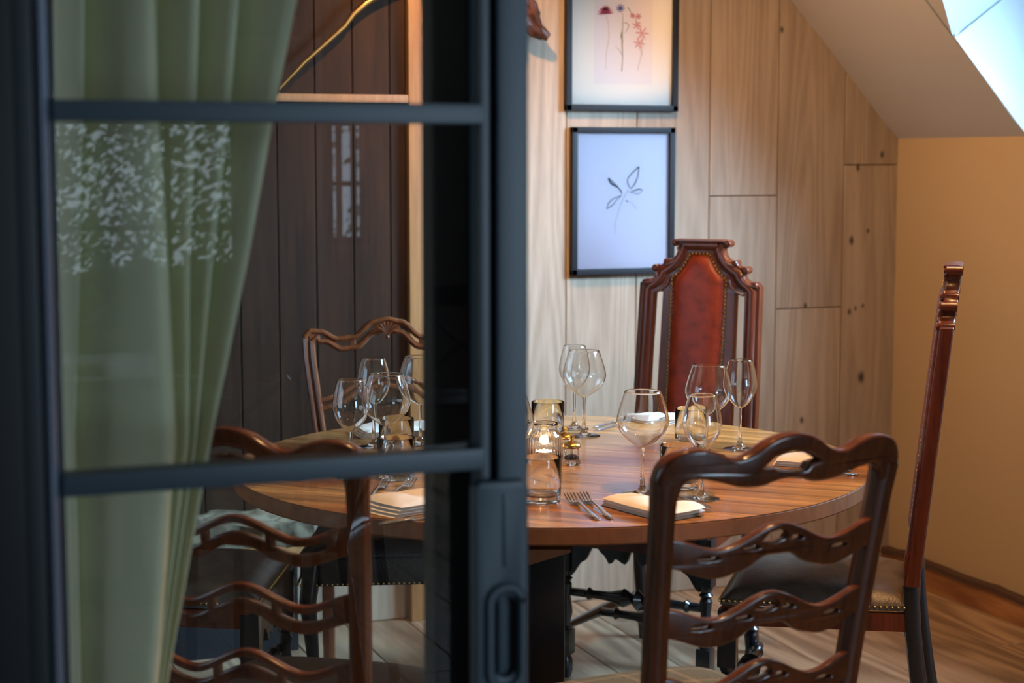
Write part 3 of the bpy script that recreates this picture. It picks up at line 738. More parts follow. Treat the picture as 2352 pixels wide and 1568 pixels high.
TURN = [(0, .014), (.06, .017), (.08, .012), (.12, .012), (.3, .019), (.55, .013), (.75, .017), (.80, .012), (.84, .020), (.88, .013), (.93, .018), (1, .018)]
def high_chair(label, loc, rz, red=True):
    t = thing('high_back_chair', label, 'chair', loc, rz)
    wm, lm = M['red_wood'], M['leather_red']
    sx, sz = .000245, .000223
    def Z(y): return 1.185 - (y - 120) * sz
    def lean(z): return -.20 - .075 * max(0, (z - .45) / .73) ** 1.1
    zb = .50
    half = [(0, 120), (270, 120), (310, 117), (345, 128), (365, 160), (352, 190), (322, 203), (292, 205), (283, 240), (298, 300), (335, 350), (378, 382), (400, 372), (430, 368), (462, 388), (466, 420), (480, 440), (500, 450), (530, 446), (568, 452), (598, 478), (590, 515), (562, 530), (540, 540), (552, 585), (590, 625), (630, 642), (655, 630), (690, 640), (710, 665), (735, 672), (752, 685)]
    R_ = [(x * sx, Z(y)) for x, y in half] + [(.192, zb)]
    ol = R_ + [(.140, zb), (.112, zb + .0), (0, zb)] + [(-x, z) for x, z in ([(.112, zb), (.140, zb)] + R_[::-1][:-1])]
    zg = Z(792); zl = zb + .05
    hl = lambda s_: [(s_ * .116, zl), (s_ * .146, zl), (s_ * .138, zg), (s_ * .111, zg)]
    fn = lambda c: Vector((c.x, lean(c.y) + c.z, c.y))
    MB().plate(ol, [hl(1), hl(-1)], .030, .003, fn).build('back_frame', wm, t)
    # raised moulding that follows the crest and the posts
    mp = [(660, 2900), (655, 1500), (650, 760), (600, 715), (530, 660), (480, 600), (462, 540), (400, 505), (320, 440), (255, 350), (225, 260), (205, 185)]
    for s_ in (-1, 1):
        P = [Vector((s_ * (.168 if i == 0 else x * sx), 0, zb + .02 if i == 0 else Z(y))) for i, (x, y) in enumerate(mp)]
        P = [Vector((p.x, lean(p.z) + .013, p.z)) for p in P]
        MB().sweep(P, (.0155, .009), n=10, ref=(0, 1, 0)).build('moulding', wm, t)
        # thin inner bead, and cornice fillets under the scrolls
        P2 = [Vector((s_ * x * sx, lean(Z(y)) + .015, Z(y))) for x, y in ((560, 800), (470, 770), (400, 700), (370, 610))]
        MB().sweep(P2, (.004, .005), n=8).build('bead', wm, t)
        for arcp in (((290, 215), (250, 300), (290, 370), (350, 415), (430, 440)), ((545, 545), (520, 600), (570, 655), (640, 680), (720, 690))):
            P3 = [Vector((s_ * x * sx, lean(Z(y)) + .016, Z(y))) for x, y in arcp]
            MB().sweep(P3, (.0045, .006), n=8).build('bead', wm, t)
        for cx, cy, r_ in ((325, 160, .0105), (428, 405, .0085), (562, 490, .0105), (688, 668, .0075)):
            z = Z(cy); c_ = Vector((s_ * cx * sx, lean(z), z))
            MB().lathe([(0, -.016), (r_, -.016), (r_, .018), (r_ * .8, .0205), (r_ * .5, .0195), (r_ * .45, .023), (0, .024)], n=18, c=c_, axis=(0, 1, 0)).build('scroll', wm, t)
    MB().sweep([Vector((x * sx, lean(Z(185)) + .014, Z(185))) for x in (-215, 215)], (.0155, .010), n=10, ref=(0, 1, 0)).build('moulding', wm, t)
    MB().sweep([Vector((x * sx, lean(Z(125)) + .006, Z(128))) for x in (-290, 290)], (.005, .020), n=8, ref=(0, 1, 0), power=4).build('cornice', wm, t)
    # leather panel, domed, with brass studs round it
    lp = [(0, 290), (112, 290), (150, 370), (200, 470), (260, 550), (330, 605), (326, 700), (324, 1200), (322, 1568)]
    Lp = [(x * sx, Z(y)) for x, y in lp] + [(.0785, zb + .09)]
    n = 34; zmax, zmin_ = Z(292), zb + .085
    def wid(z):
        pr = sorted([(b_, a_) for a_, b_ in Lp[1:]]); 
        if z <= pr[0][0]: return pr[0][1]
        for (za_, wa), (zb_, wb_) in zip(pr, pr[1:]):
            if za_ <= z <= zb_: return lerp(wa, wb_, (z - za_) / max(1e-6, zb_ - za_))
        return pr[-1][1]
    m_ = MB(); rows = []
    for j in range(n + 1):
        z = lerp(zmin_, zmax, j / n); w = wid(z); row = []
        for i in range(13):
            s_ = -1 + i / 6; k = max(0, 1 - abs(s_) ** 3) * max(0, min(1, (zmax - z) / .03)) ** .5 * max(0, min(1, (z - zmin_) / .03)) ** .5
            row.append(m_.bm.verts.new((s_ * w, lean(z) + .013 + .016 * k ** .6, z)))
        rows.append(row)
    for a, c in zip(rows, rows[1:]):
        for k in range(12): m_._face([a[k], a[k + 1], c[k + 1], c[k]])
    bpn = m_.build('back_panel', lm, t, smooth=60)
    P = [(-x, 0, z) for x, z in Lp[1:][::-1]] + [(x, 0, z) for x, z in Lp[1:]]
    sp_ = [Vector((p.x * 1.03, lean(p.z) + .0195, p.z)) for p in along(P, .0112)]
    studs(sp_, .0043).build('back_studs', M['brass'], bpn)
    # lower back rail, seat, frame, studs
    MB().box((0, -.20, .535), (.36, .028, .07), bev=.004).build('lower_rail', wm, t)
    domed(.205, -.205, .225, .180, .455, .500).build('seat', M['leather_grey'], t, smooth=60); seat_ = [c_ for c_ in t.children if c_.name.startswith('seat') and 'frame' not in c_.name][0]
    fr_ = MB(); fr_.box((0, .192, .405), (.43, .024, .07), bev=.003); fr_.box((0, -.20, .415), (.34, .024, .06), bev=.003)
    for s_ in (-1, 1): fr_.sweep([(s_ * .172, -.20, .417), (s_ * .216, .19, .417)], (.011, .028), n=4, ref=(0, 0, 1))
    fr_.build('seat_frame', wm, t)
    P = along([(-.182, -.2, .452), (-.227, .207, .452), (.227, .207, .452), (.182, -.2, .452)], .0125)
    studs(P, .0038).build('seat_studs', M['brass_dark'], seat_)
    # scalloped front apron
    n = 48; w = .19
    def sc(x):
        a_ = abs(x) / w
        return interp([(0, .395), (.12, .350), (.28, .362), (.36, .345), (.46, .370), (.60, .392), (.78, .345), (1, .300)], a_)
    ol = [(lerp(-w, w, k / n), .42) for k in range(n + 1)] + [(lerp(w, -w, k / n), sc(lerp(w, -w, k / n)) - .015) for k in range(n + 1)]
    MB().plate(ol, [], .014, .002, lambda c: Vector((c.x, .196 + c.z, c.y))).build('apron', M['black_wood'], t)
    for s_ in (-1, 1):
        x, y = s_ * .205, .19
        lg = MB().box((x, y, .365), (.042, .042, .13), bev=.004); lg.turned((x, y, .13), (x, y, .305), TURN)
        lg.box((x, y, .10), (.040, .040, .07), bev=.005); lg.turned((x, y, 0), (x, y, .068), [(0, .014), (.3, .020), (.7, .020), (1, .012)])
        lg.build('front_leg', M['black_wood'], t)
        pts = [(s_ * .17, -.20 - .075 * (1 - z / .5) ** 1.5, z) for z in (0, .08, .16, .24, .32, .4, .5)]
        post(MB(), pts, .017, .018, pw=3).build('rear_leg', M['black_wood'], t)
        MB().turned((s_ * .18, -.24, .14), (s_ * .205, .18, .14), [(0, .010), (.2, .012), (.5, .016), (.8, .012), (1, .010)]).build('side_stretcher', M['black_wood'], t)
    MB().turned((-.195, .0, .14), (.195, .0, .14), [(0, .012), (.12, .012), (.14, .018), (.17, .011), (.3, .014), (.40, .026), (.46, .013), (.5, .028), (.54, .013), (.60, .026), (.7, .014), (.83, .011), (.86, .018), (.88, .012), (1, .012)]).build('cross_stretcher', M['black_wood'], t)
    MB().turned((-.20, .17, .235), (.20, .17, .235), [(0, .012), (.12, .012), (.14, .018), (.17, .011), (.3, .014), (.40, .026), (.46, .013), (.5, .028), (.54, .013), (.60, .026), (.7, .014), (.83, .011), (.86, .018), (.88, .012), (1, .012)]).build('front_stretcher', M['black_wood'], t)
    return t
def hb(backx, backz, dx, dz):
    d = Vector((dx, dz)).normalized(); c = Vector((backx, backz)) + d * .27; return G(c.x, c.y), heading(d.x, d.y)
loc, rz = hb(.545, 4.98, -.32, -.60)
HB = high_chair('high back chair with red leather panel and brass studs facing the camera below the pictures', loc, rz)
loc, rz = hb(.975, 3.84, -.973, .262)
dup(HB, loc, rz, 'high back chair seen edge on at the right, in front of the cream wall')
loc, rz = hb(-1.02, 3.95, 1.0, -.05)
dup(HB, loc, rz, 'studded chair half hidden behind the green curtain at the left end of the table')

def carved_chair(label, loc, rz):
    t = thing('carved_chair', label, 'chair', loc, rz); wm = M['orange_wood']
    def lean(z): return -.20 - .07 * max(0, (z - .45) / .53)
    def topz(a_): return interp([(0, .985), (.16, .978), (.42, .938), (.60, .934), (.82, .955), (.94, .957), (1.0, .940)], a_)
    HWd = .222; n = 60
    def hwz(z): return lerp(.165, .215, max(0, min(1, (z - .5) / .4)))
    # crest: two parallel strands joined at the centre
    for off, rad in ((0, .0085), (-.026, .0085)):
        P = [];
        for k in range(n + 1):
            x = lerp(-1, 1, k / n); a_ = abs(x); z = topz(a_) + off * (1 - .35 * (a_ > .9)); P.append(Vector((x * (HWd - (0 if off == 0 else .018)), lean(z) - .02 * (1 - a_ * a_), z)))
        MB().sweep(P, (rad, .011), n=10, ref=(0, 1, 0)).build('crest_rail', wm, t)
    b_ = MB()
    ol = [(x, z) for x, z in [(lerp(-.21, .21, k / 40), topz(abs(lerp(-.21, .21, k / 40)) / HWd)) for k in range(41)]] + [(lerp(.21, -.21, k / 40), topz(abs(lerp(.21, -.21, k / 40)) / HWd) - .026) for k in range(41)]
    holes = []
    for a0, a1 in ((-.18, -.10), (-.085, -.035), (.035, .085), (.10, .18)):
        xx = [lerp(a0, a1, k / 8) for k in range(9)]; holes.append([(x, topz(abs(x) / HWd) - .009) for x in xx] + [(x, topz(abs(x) / HWd) - .019) for x in xx[::-1]])
    b_.plate(ol, holes, .012, .002, lambda c: Vector((c.x, lean(c.y) - .02 * (1 - (c.x / HWd) ** 2) + c.z, c.y))); b_.build('crest_web', wm, t)
    # shell ornament
    sh = MB()
    for k in range(-3, 4):
        a_ = k * .38; z0 = .955; sh.sweep([Vector((0, lean(z0) - .006, z0 - .012)), Vector((math.sin(a_) * .016, lean(z0) - .001, z0 + .014 * math.cos(a_))), Vector((math.sin(a_) * .028, lean(z0) + .0, z0 + .026 * math.cos(a_)))], [(.002, .003), (.0038, .005), (.0045, .004)], n=8)
    sh.ball((0, lean(.94), .940), .006); sh.build('shell_carving', wm, t)
    for s_ in (-1, 1):
        for off in (0, -.018):
            P = [Vector((s_ * (HWd - .002 + off), lean(.94) , .938 + off * .4))]
            for k in range(1, 13): z = lerp(.925, .45, k / 12); P.append(Vector((s_ * (hwz(z) + .004 + off), lean(z), z)))
            MB().sweep(P, (.0085, .012), n=10).build('rear_post', wm, t)
        P = [(s_ * .165, -.2 - .06 * (1 - z / .45) ** 1.5, z) for z in (0, .1, .2, .3, .45)]
        post(MB(), P, .017, .017).build('rear_leg', wm, t)
        x = s_ * .20
        P = [(x, .19, .43), (x + s_ * .012, .205, .34), (x, .195, .18), (x - s_ * .004, .19, .06), (x + s_ * .008, .205, 0)]
        MB().sweep(P, [(.024, .024), (.022, .022), (.015, .015), (.012, .012), (.018, .018)], n=12).build('front_leg', M['black_wood'], t)
    for sgn in (1,):
        for off in (0, -.022):
            P = [];
            for k in range(41):
                x = lerp(-1, 1, k / 40); z = .80 + .03 * math.cos(x * math.pi * 1.0) * (1 if abs(x) < 1 else 0) + off; P.append(Vector((x * hwz(.8), lean(z) - .018 * (1 - x * x), z)))
            MB().sweep(P, (.008, .009), n=8).build('back_rail', wm, t)
    domed(.21, -.20, .235, .18, .455, .505).build('seat', M['leather_black'], t, smooth=60)
    fr_ = MB(); fr_.box((0, .198, .415), (.45, .024, .075), bev=.003); fr_.box((0, -.2, .42), (.33, .024, .06), bev=.003)
    for s_ in (-1, 1): fr_.sweep([(s_ * .172, -.20, .418), (s_ * .222, .195, .418)], (.011, .032), n=4, ref=(0, 0, 1))
    fr_.build('seat_frame', M['leather_black'], t)
    studs(along([(-.184, -.2, .45), (-.237, .214, .383), (.237, .214, .383), (.184, -.2, .45)], .0125), .0035).build('seat_studs', M['brass_dark'], t)
    return t
loc, rz = hb(-.335, 4.66, .10, -1)
carved_chair('carved cherry wood chair with a serpentine double crest behind the left wine glasses', loc, rz)

# ================================================================== tableware
def wine_profile(kind):
    if kind == 'burgundy': pts = [(.0045, .094), (.012, .0975), (.028, .108), (.044, .124), (.0525, .143), (.0515, .158), (.0455, .180), (.0365, .207)]
    else: pts = [(.0042, .096), (.011, .0995), (.022, .110), (.0325, .126), (.0388, .144), (.0380, .160), (.0335, .184), (.0268, .207)]
    # smooth with Catmull-Rom
    out = []
    P = [pts[0]] + pts + [pts[-1]]
    for i in range(1, len(P) - 2):
        for k in range(5):
            u = k / 5; p0, p1, p2, p3 = P[i - 1], P[i], P[i + 1], P[i + 2]
            out.append(tuple(.5 * ((2 * p1[q]) + (-p0[q] + p2[q]) * u + (2 * p0[q] - 5 * p1[q] + 4 * p2[q] - p3[q]) * u * u + (-p0[q] + 3 * p1[q] - 3 * p2[q] + p3[q]) * u ** 3) for q in (0, 1)))
    out.append(pts[-1])
    foot = .0395 if kind == 'burgundy' else .0355
    o_ = [(0, 0), (foot, 0), (foot + .0004, .0012), (foot - .001, .0022), (foot * .55, .0045), (.009, .009), (.0052, .018), (.0040, .035), (.0036, .060), (.0038, .085)]
    inner = [(max(0, r_ - .0010), z_ + .0004) for r_, z_ in out]
    inner[0] = (0, .0985 if kind == 'burgundy' else .1005)
    inner = [inner[0]] + [p for p in inner[2:]]
    return o_ + out + [(out[-1][0] - .0005, .2074)] + inner[::-1]
GM = {}
for k in ('burgundy', 'white'):
    o = MB().lathe(wine_profile(k), n=48).build('wine_glass', M['glass'], smooth=50, weld=False); GM[k] = o.data; bpy.data.objects.remove(o)
def glass(kind, px, py, label):
    p = T(px, py); o = bpy.data.objects.new('wine_glass', GM[kind]); COL.objects.link(o); o.location = (p.x, p.y, TH + .0005)
    return tag(o, label, 'wine glass', 'wine glasses laid on the table')
glass('white', 1319, 984.5, 'slim wine glass furthest back of the pair left of the red leather chair')
glass('burgundy', 1341, 1001, 'wide wine glass in front of the slim one, left of the red leather chair')
glass('burgundy', 1475, 1134, 'large round wine glass standing alone behind the white napkin, table centre right')
glass('burgundy', 1626, 1048, 'wide wine glass before the right side of the red leather chair')
glass('white', 1611, 1145.5, 'slim wine glass whose foot shows under the foreground chair crest')
glass('white', 1699, 1031, 'slim wine glass furthest right, beside the red chair post')
glass('burgundy', 1166, 1142, 'wine glass cut off by the right edge of the door frame')
glass('white', 859, 1026, 'slim wine glass in front of the carved chair, taller behind the glass bar')
glass('burgundy', 966, 1020, 'wine glass nearest the dark meeting stile, seen through the door')
glass('white', 807, 1096, 'slim wine glass furthest left behind the door')
glass('burgundy', 888, 1078, 'wide wine glass right of the leftmost slim glass behind the door')
o = MB().lathe([(0, 0), (.033, 0), (.0375, .002), (.0385, .008), (.0392, .030), (.0398, .086), (.0392, .0885), (.0382, .0875), (.0380, .035), (.0374, .018), (.033, .0135), (0, .0125)], n=48).build('tumbler', M['glass'], smooth=50, weld=False)
TM = o.data; bpy.data.objects.remove(o)
def tumbler(px, py, label):
    p = T(px, py); o = bpy.data.objects.new('tumbler', TM); COL.objects.link(o); o.location = (p.x, p.y, TH + .0005); return tag(o, label, 'tumbler', 'water tumblers on the table')
tumbler(1243, 1152, 'heavy based tumbler in front of the candle jar beside the door')
tumbler(1258, 1006, 'tumbler standing behind the candle jar')
tumbler(1588, 1024, 'tumbler behind the slim glass, before the red leather chair')
tumbler(1560, 1120, 'tumbler partly hidden by the crest of the foreground chair')
tumbler(911, 1050, 'tumbler behind the door in front of the folded far napkin')
tumbler(911, 1100, 'tumbler behind the door, just behind the two forks')
# candle jar
p = T(1250, 1062)
cj = thing('candle_jar', 'ribbed glass candle jar with a lit tealight', 'candle holder', (p.x, p.y, TH + .0005))
def rib(r, z, a):
    return r + (.0007 * math.cos(a * 30) if r > .030 and .006 < z < .062 else 0)
MB().lathe([(0, 0), (.035, 0), (.0395, .004), (.0405, .010), (.0405, .045), (.0395, .056), (.034, .066), (.0290, .071), (.0283, .078), (.0295, .082), (.0300, .087), (.0288, .089), (.0272, .087), (.0262, .073), (.0300, .066), (.036, .056), (.0370, .045), (.0370, .012), (.034, .0085), (0, .008)], n=120, mod=rib).build('jar', M['glass'], cj, smooth=60, weld=False)
MB().lathe([(0, .0095), (.0195, .0095), (.0195, .024), (.0188, .024), (.0186, .020), (0, .020)], n=32).build('tealight_cup', M['alu'], cj)
MB().lathe([(0, .0188), (.0180, .0188), (.0183, .0215), (.010, .0218), (0, .0216)], n=32).build('wax', M['wax'], cj)
MB().lathe([(0, .0215), (.0014, .0235), (.0017, .0255), (.0010, .029), (0, .032)], n=12).build('flame', M['flame'], cj)
cl = bpy.data.lights.new('candle_light', 'POINT'); cl.energy = 1.2; cl.color = (1, .55, .2); cl.shadow_soft_size = .01
clo = bpy.data.objects.new('candle_light', cl); COL.objects.link(clo); clo.location = (p.x, p.y, TH + .05)
# pepper and salt mills
def mill(px, py, label, filling):
    p = T(px, py); t = thing('pepper_mill', label, 'pepper mill', (p.x, p.y, TH + .0005), group='small glass mills by the candle')
    MB().lathe([(0, 0), (.018, 0), (.0195, .003), (.0195, .010), (.0165, .014), (.0150, .020), (.0165, .030), (.0155, .037), (.0145, .037), (.0145, .020), (.0150, .012), (0, .010)], n=40).build('glass_body', M['glass'], t, smooth=50, weld=False)
    MB().lathe([(0, .0105), (.0138, .012), (.0138, .019), (.010, .021), (0, .020)], n=24).build('filling', filling, t)
    MB().lathe([(0, .0372), (.0175, .0372), (.0205, .040), (.0205, .043), (.017, .048), (.008, .052), (.0045, .053), (.0045, .058), (.0060, .060), (.0058, .065), (0, .066)], n=40).build('brass_cap', M['brass_dark'], t)
mill(1313, 1067, 'small glass mill with brass cap, the nearer of two beside the candle jar', M['peppercorn'])
mill(1299, 1045, 'small glass mill with brass cap, mostly hidden behind its twin', M['linen'])
# cutlery
def cutlery_frame(pa, pb):
    a, c = T(*pa), T(*pb); d = (c - a); return a, math.atan2(d.y, d.x), d.length
def fork(head, tail, label, mat=None, z=0):
    """head = pixel at the tine tips, tail = pixel at the handle end"""
    a, ang, L_ = cutlery_frame(head, tail); m_ = MB(); L_ = max(.17, min(.21, L_))
    for k in range(4):
        y = (k - 1.5) * .0064
        m_.sweep([Vector((x, y * (.92 if x > .03 else 1), .011 - .009 * math.sin(min(1, x / .05) * math.pi / 2) + .001)) for x in (0, .012, .024, .036, .048)], [(.0012, .0010)] + [(.0019, .0014)] * 4, n=6, ref=(0, 0, 1))
    m_.sweep([Vector((x, 0, z_)) for x, z_ in ((.044, .0028), (.052, .003), (.060, .005), (.070, .0075), (.085, .009), (.12, .007), (L_ - .02, .003), (L_ - .003, .002), (L_, .002))], [(.0118, .0011), (.0115, .0013), (.008, .0014), (.0032, .0016), (.0028, .0018), (.0036, .0018), (.0062, .0017), (.0060, .0016), (.003, .0012)], n=10, ref=(0, 0, 1), power=2.4)
    o = m_.build('fork', M['steel_cut'], smooth=60); o.location = (a.x, a.y, TH + .0004 + z); o.rotation_euler.z = ang
    return tag(o, label, 'fork', 'forks laid on the table')
def knife(head, tail, label, z=0):
    a, ang, L_ = cutlery_frame(head, tail); L_ = max(.19, min(.235, L_))
    t = thing('table_knife', label, 'knife', (a.x, a.y, TH + .0008 + z), ang, 'knives laid on the table')
    bl = [(0, 0), (.006, .006), (.02, .0095), (.05, .0105), (.10, .009), (.118, .005), (.118, -.004), (.02, -.0045), (.005, -.003)]
    MB().plate([(x, y) for x, y in bl], [], .0016, .0003, lambda c: Vector((c.x, c.y, .003 + c.z))).build('blade', M['steel_cut'], t)
    MB().sweep([Vector((x, 0, .0035)) for x in (.112, .118, .13, L_ - .02, L_ - .004, L_)], [(.004, .003), (.0048, .0033), (.0045, .0034), (.0072, .0034), (.0070, .0032), (.004, .002)], n=10, ref=(0, 0, 1), power=2.6).build('handle', M['steel_cut'], t)
    return t
fork((1306, 1146), (1390, 1207), 'left fork of the pair on the near edge of the table')
fork((1336, 1144), (1430, 1211), 'right fork of the pair on the near edge of the table')
knife((1450, 1140), (1644, 1197), 'knife on the near right napkin, nearer of the two')
knife((1490, 1128), (1676, 1192), 'knife on the near right napkin, further of the two', .004)
knife((1366, 984), (1486, 950), 'knife at the far setting, blade pointing left, front of two', .0)
knife((1372, 992), (1500, 957), 'knife beside the far napkin, nearer the camera', .002)
fork((1790, 1094), (1962, 1091), 'fork at the right setting, nearer the table edge')
fork((1776, 1086), (1952, 1083), 'fork at the right setting, nearer the folded napkin')
fork((888, 1112), (845, 1150), 'left fork behind the door above the near napkin')
fork((948, 1112), (872, 1160), 'right fork behind the door above the near napkin', z=.002)
knife((1060, 1178), (938, 1198), 'knife behind the door beside the near napkin')
# napkins: a cloth folded to a soft stack
def napkin(px, py, L_, W_, ang, label, layers=3, puff=.008, seed=1, taper=.0):
    c = T(px, py); m_ = MB(); n = 22
    for l in range(layers):
        z0 = l * puff * .75; sh = (l * .004, -l * .003); rows = {0: [], 1: []}
        for j in range(n + 1):
            for side in (0, 1):
                row = []
                for i in range(n + 1):
                    u, v_ = -1 + 2 * i / n, -1 + 2 * j / n
                    # rounded folded edge along u=-1, soft corners
                    uu = u * (1 - .05 * v_ * v_); vv = v_ * (1 - .05 * u * u) * (1 - taper * (1 - u) * .5)
                    x = uu * L_ / 2 + sh[0]; y = vv * W_ / 2 + sh[1]
                    e = max(0, 1 - max(abs(u), abs(v_)) ** 8)
                    wv = .0060 * noise.noise(Vector((x * 14, y * 22, seed + l * .35))) * (l + .6) / layers * 2 + 0.0036 * math.sin(x * 60 + y * 25 + seed) * (l / layers)
                    zz = z0 + (puff * e * (.55 + .45 * (1 - u) / 2) if side else 0) + max(-z0 * .2, wv) * e
                    row.append(m_.bm.verts.new((x, y, max(.0004, zz))))
                rows[side].append(row)
        for side in (0, 1):
            for a, c_ in zip(rows[side], rows[side][1:]):
                for k in range(n): m_._face([a[k], a[k + 1], c_[k + 1], c_[k]])
    o = m_.build('napkin', M['linen'], smooth=70, weld=True); o.location = (c.x, c.y, TH + .0006); o.rotation_euler.z = ang
    return tag(o, label, 'napkin', 'folded linen napkins')
def angt(pa, pb): a, c = T(*pa), T(*pb); return math.atan2(c.y - a.y, c.x - a.x)
napkin(1490, 1172, .20, .115, angt((1385, 1150), (1600, 1197)), 'folded cream napkin behind the foreground chair, beside the two forks', seed=1, puff=.010, taper=.35)
napkin(1500, 970, .17, .11, angt((1430, 980), (1570, 960)), 'folded napkin at the far side in front of the red leather chair', seed=5, puff=.008)
napkin(1868, 1066, .17, .10, angt((1800, 1062), (1944, 1070)), 'folded napkin at the right setting, seen through the chair crest', seed=8, puff=.008)
napkin(950, 1166, .19, .12, angt((860, 1180), (1040, 1150)), 'folded napkin on the near table edge behind the door', seed=11, puff=.009, layers=4)
napkin(905, 996, .19, .12, angt((820, 1000), (1000, 992)), 'folded napkin behind the door in front of the carved chair', seed=15, puff=.007, layers=4)

# ================================================================== pictures
def picture(x0, x1, yb_, yt_, label, mount, bar):
    yq = YW - .022
    p0 = on(x0, yb_, 'y', yq); p1 = on(x1, yb_, 'y', yq); pt = on((x0 + x1) / 2, yt_, 'y', yq)
    cx = (p0.x + p1.x) / 2; w = p1.x - p0.x; z0 = (p0.z + p1.z) / 2; h = pt.z - z0
    t = thing('framed_picture', label, 'picture', (cx, YW - .0005, z0), 0, 'framed botanical pictures on the oak wall')
    f_ = MB()
    for c, d in (((0, -.011, bar / 2), (w, .022, bar)), ((0, -.011, h - bar / 2), (w, .022, bar)), ((-w / 2 + bar / 2, -.011, h / 2), (bar, .022, h)), ((w / 2 - bar / 2, -.011, h / 2), (bar, .022, h))): f_.box(c, d, bev=.002)
    f_.build('frame', M['black'], t)
    MB().box((0, -.008, h / 2), (w - bar * 1.6, .003, h - bar * 1.6)).build('mount', mount, t, smooth=0)
    MB().poly([(-w / 2 + bar * .9, -.016, bar * .9), (w / 2 - bar * .9, -.016, bar * .9), (w / 2 - bar * .9, -.016, h - bar * .9), (-w / 2 + bar * .9, -.016, h - bar * .9)]).build('glass_pane', M['pic_pane'], t, smooth=0)
    def L2(px, py):
        p = on(px, py, 'y', YW - .0105); return Vector((p.x - cx, 0, p.z - z0))
    return t, L2, w, h
def brush(t, name, pts, ws, mat, L2, lay=0.0):
    """flat painted stroke: a thin ribbon through picture points, ws = half widths in mm"""
    m_ = MB(); P = [L2(*p) for p in pts]; Q = []
    for i in range(len(P) - 1):
        p0, p1, p2, p3 = P[max(i - 1, 0)], P[i], P[i + 1], P[min(i + 2, len(P) - 1)]
        for k in range(5):
            u = k / 5; Q.append((.5 * ((2 * p1) + (p2 - p0) * u + (2 * p0 - 5 * p1 + 4 * p2 - p3) * u * u + (3 * p1 - p0 - 3 * p2 + p3) * u ** 3), lerp(ws[i], ws[i + 1], u)))
    Q.append((P[-1], ws[-1])); prev = None
    for i, (p, w_) in enumerate(Q):
        d = (Q[min(i + 1, len(Q) - 1)][0] - Q[max(i - 1, 0)][0]).normalized(); nrm = Vector((-d.z, 0, d.x)) * w_ * .001
        yv = -.0098 - lay
        a, c = m_.bm.verts.new((p.x + nrm.x, yv, p.z + nrm.z)), m_.bm.verts.new((p.x - nrm.x, yv, p.z - nrm.z))
        if prev: m_._face([prev[0], prev[1], c, a])
        prev = (a, c)
    return m_
pic1, L1, w_, h_ = picture(1301, 1558, 255, -115, 'black framed upper picture of three pressed flowers', M['paper'], .0195)
a, c = L1(1364, 192), L1(1498, 192); e = L1(1430, -60)
MB().poly([(a.x, -.0097, a.z), (c.x, -.0097, a.z), (c.x, -.0097, e.z), (a.x, -.0097, e.z)]).build('art_sheet', M['paper2'], pic1, smooth=0)
def join_strokes(name, mat, strokes, t, L2, lay):
    m_ = MB()
    for pts, ws in strokes:
        q = brush(t, name, pts, ws, mat, L2, lay); m_.join(q.bm)
    return m_.build(name, mat, t, smooth=0, weld=False)
def petals(cx, cy, r, n, a0=0, sp_=360, w=2.2):
    out = []
    for k in range(n):
        a = R(a0 + sp_ * k / n); out.append(([(cx, cy), (cx + r * .55 * math.cos(a), cy - r * .55 * math.sin(a)), (cx + r * math.cos(a), cy - r * math.sin(a))], [.6, w, .5]))
    return out
join_strokes('crimson_flower', M['crimson'], petals(1391, 32, 19, 9, 10, 190, 2.6) + petals(1391, 24, 12, 6, 20, 170, 2.4), pic1, L1, .0003)
join_strokes('blue_flower', M['blue'], petals(1425, 19, 11, 9, 0, 360, 1.8), pic1, L1, .0003)
pk = []
for (x, y, r) in ((1466, 38, 8), (1463, 58, 11), (1475, 76, 16), (1468, 99, 14), (1453, 36, 7)): pk += petals(x, y, r, 6, 20 + x, 360, 2.4)
join_strokes('pink_flowers', M['pink'], pk, pic1, L1, .0003)
join_strokes('dark_stalk', M['stalk'], [([(1431, 30), (1430, 60), (1429, 100), (1430, 130), (1428, 164)], [.5, 1.0, 1.8, 1.2, 1.3]), ([(1430, 55), (1438, 52), (1444, 60), (1436, 76)], [.5, .9, 1.1, .4]), ([(1430, 128), (1422, 114), (1413, 108)], [.8, .7, .3]), ([(1428, 72), (1427, 84), (1431, 96)], [.6, 2.0, .8]), ([(1442, 16), (1450, 30), (1458, 42), (1468, 60), (1474, 84), (1475, 110), (1472, 130), (1464, 162)], [1.2, .9, .6, .6, .6, .6, .6, .5]), ([(1466, 104), (1472, 118), (1476, 126)], [.4, .5, .4])], pic1, L1, .0002)
join_strokes('brown_stalk', M['stalk2'], [([(1393, 36), (1398, 60), (1398, 90), (1393, 120), (1391, 160)], [.7, .7, .7, .7, .5])], pic1, L1, .0002)
pic2, L2_, w_, h_ = picture(1314, 1549, 630, 292, 'black framed lower picture of a leafy sprig in black ink', M['paper3'], .019)
Zf = lambda x, y: (1180 + x * .49830, y * .49847)
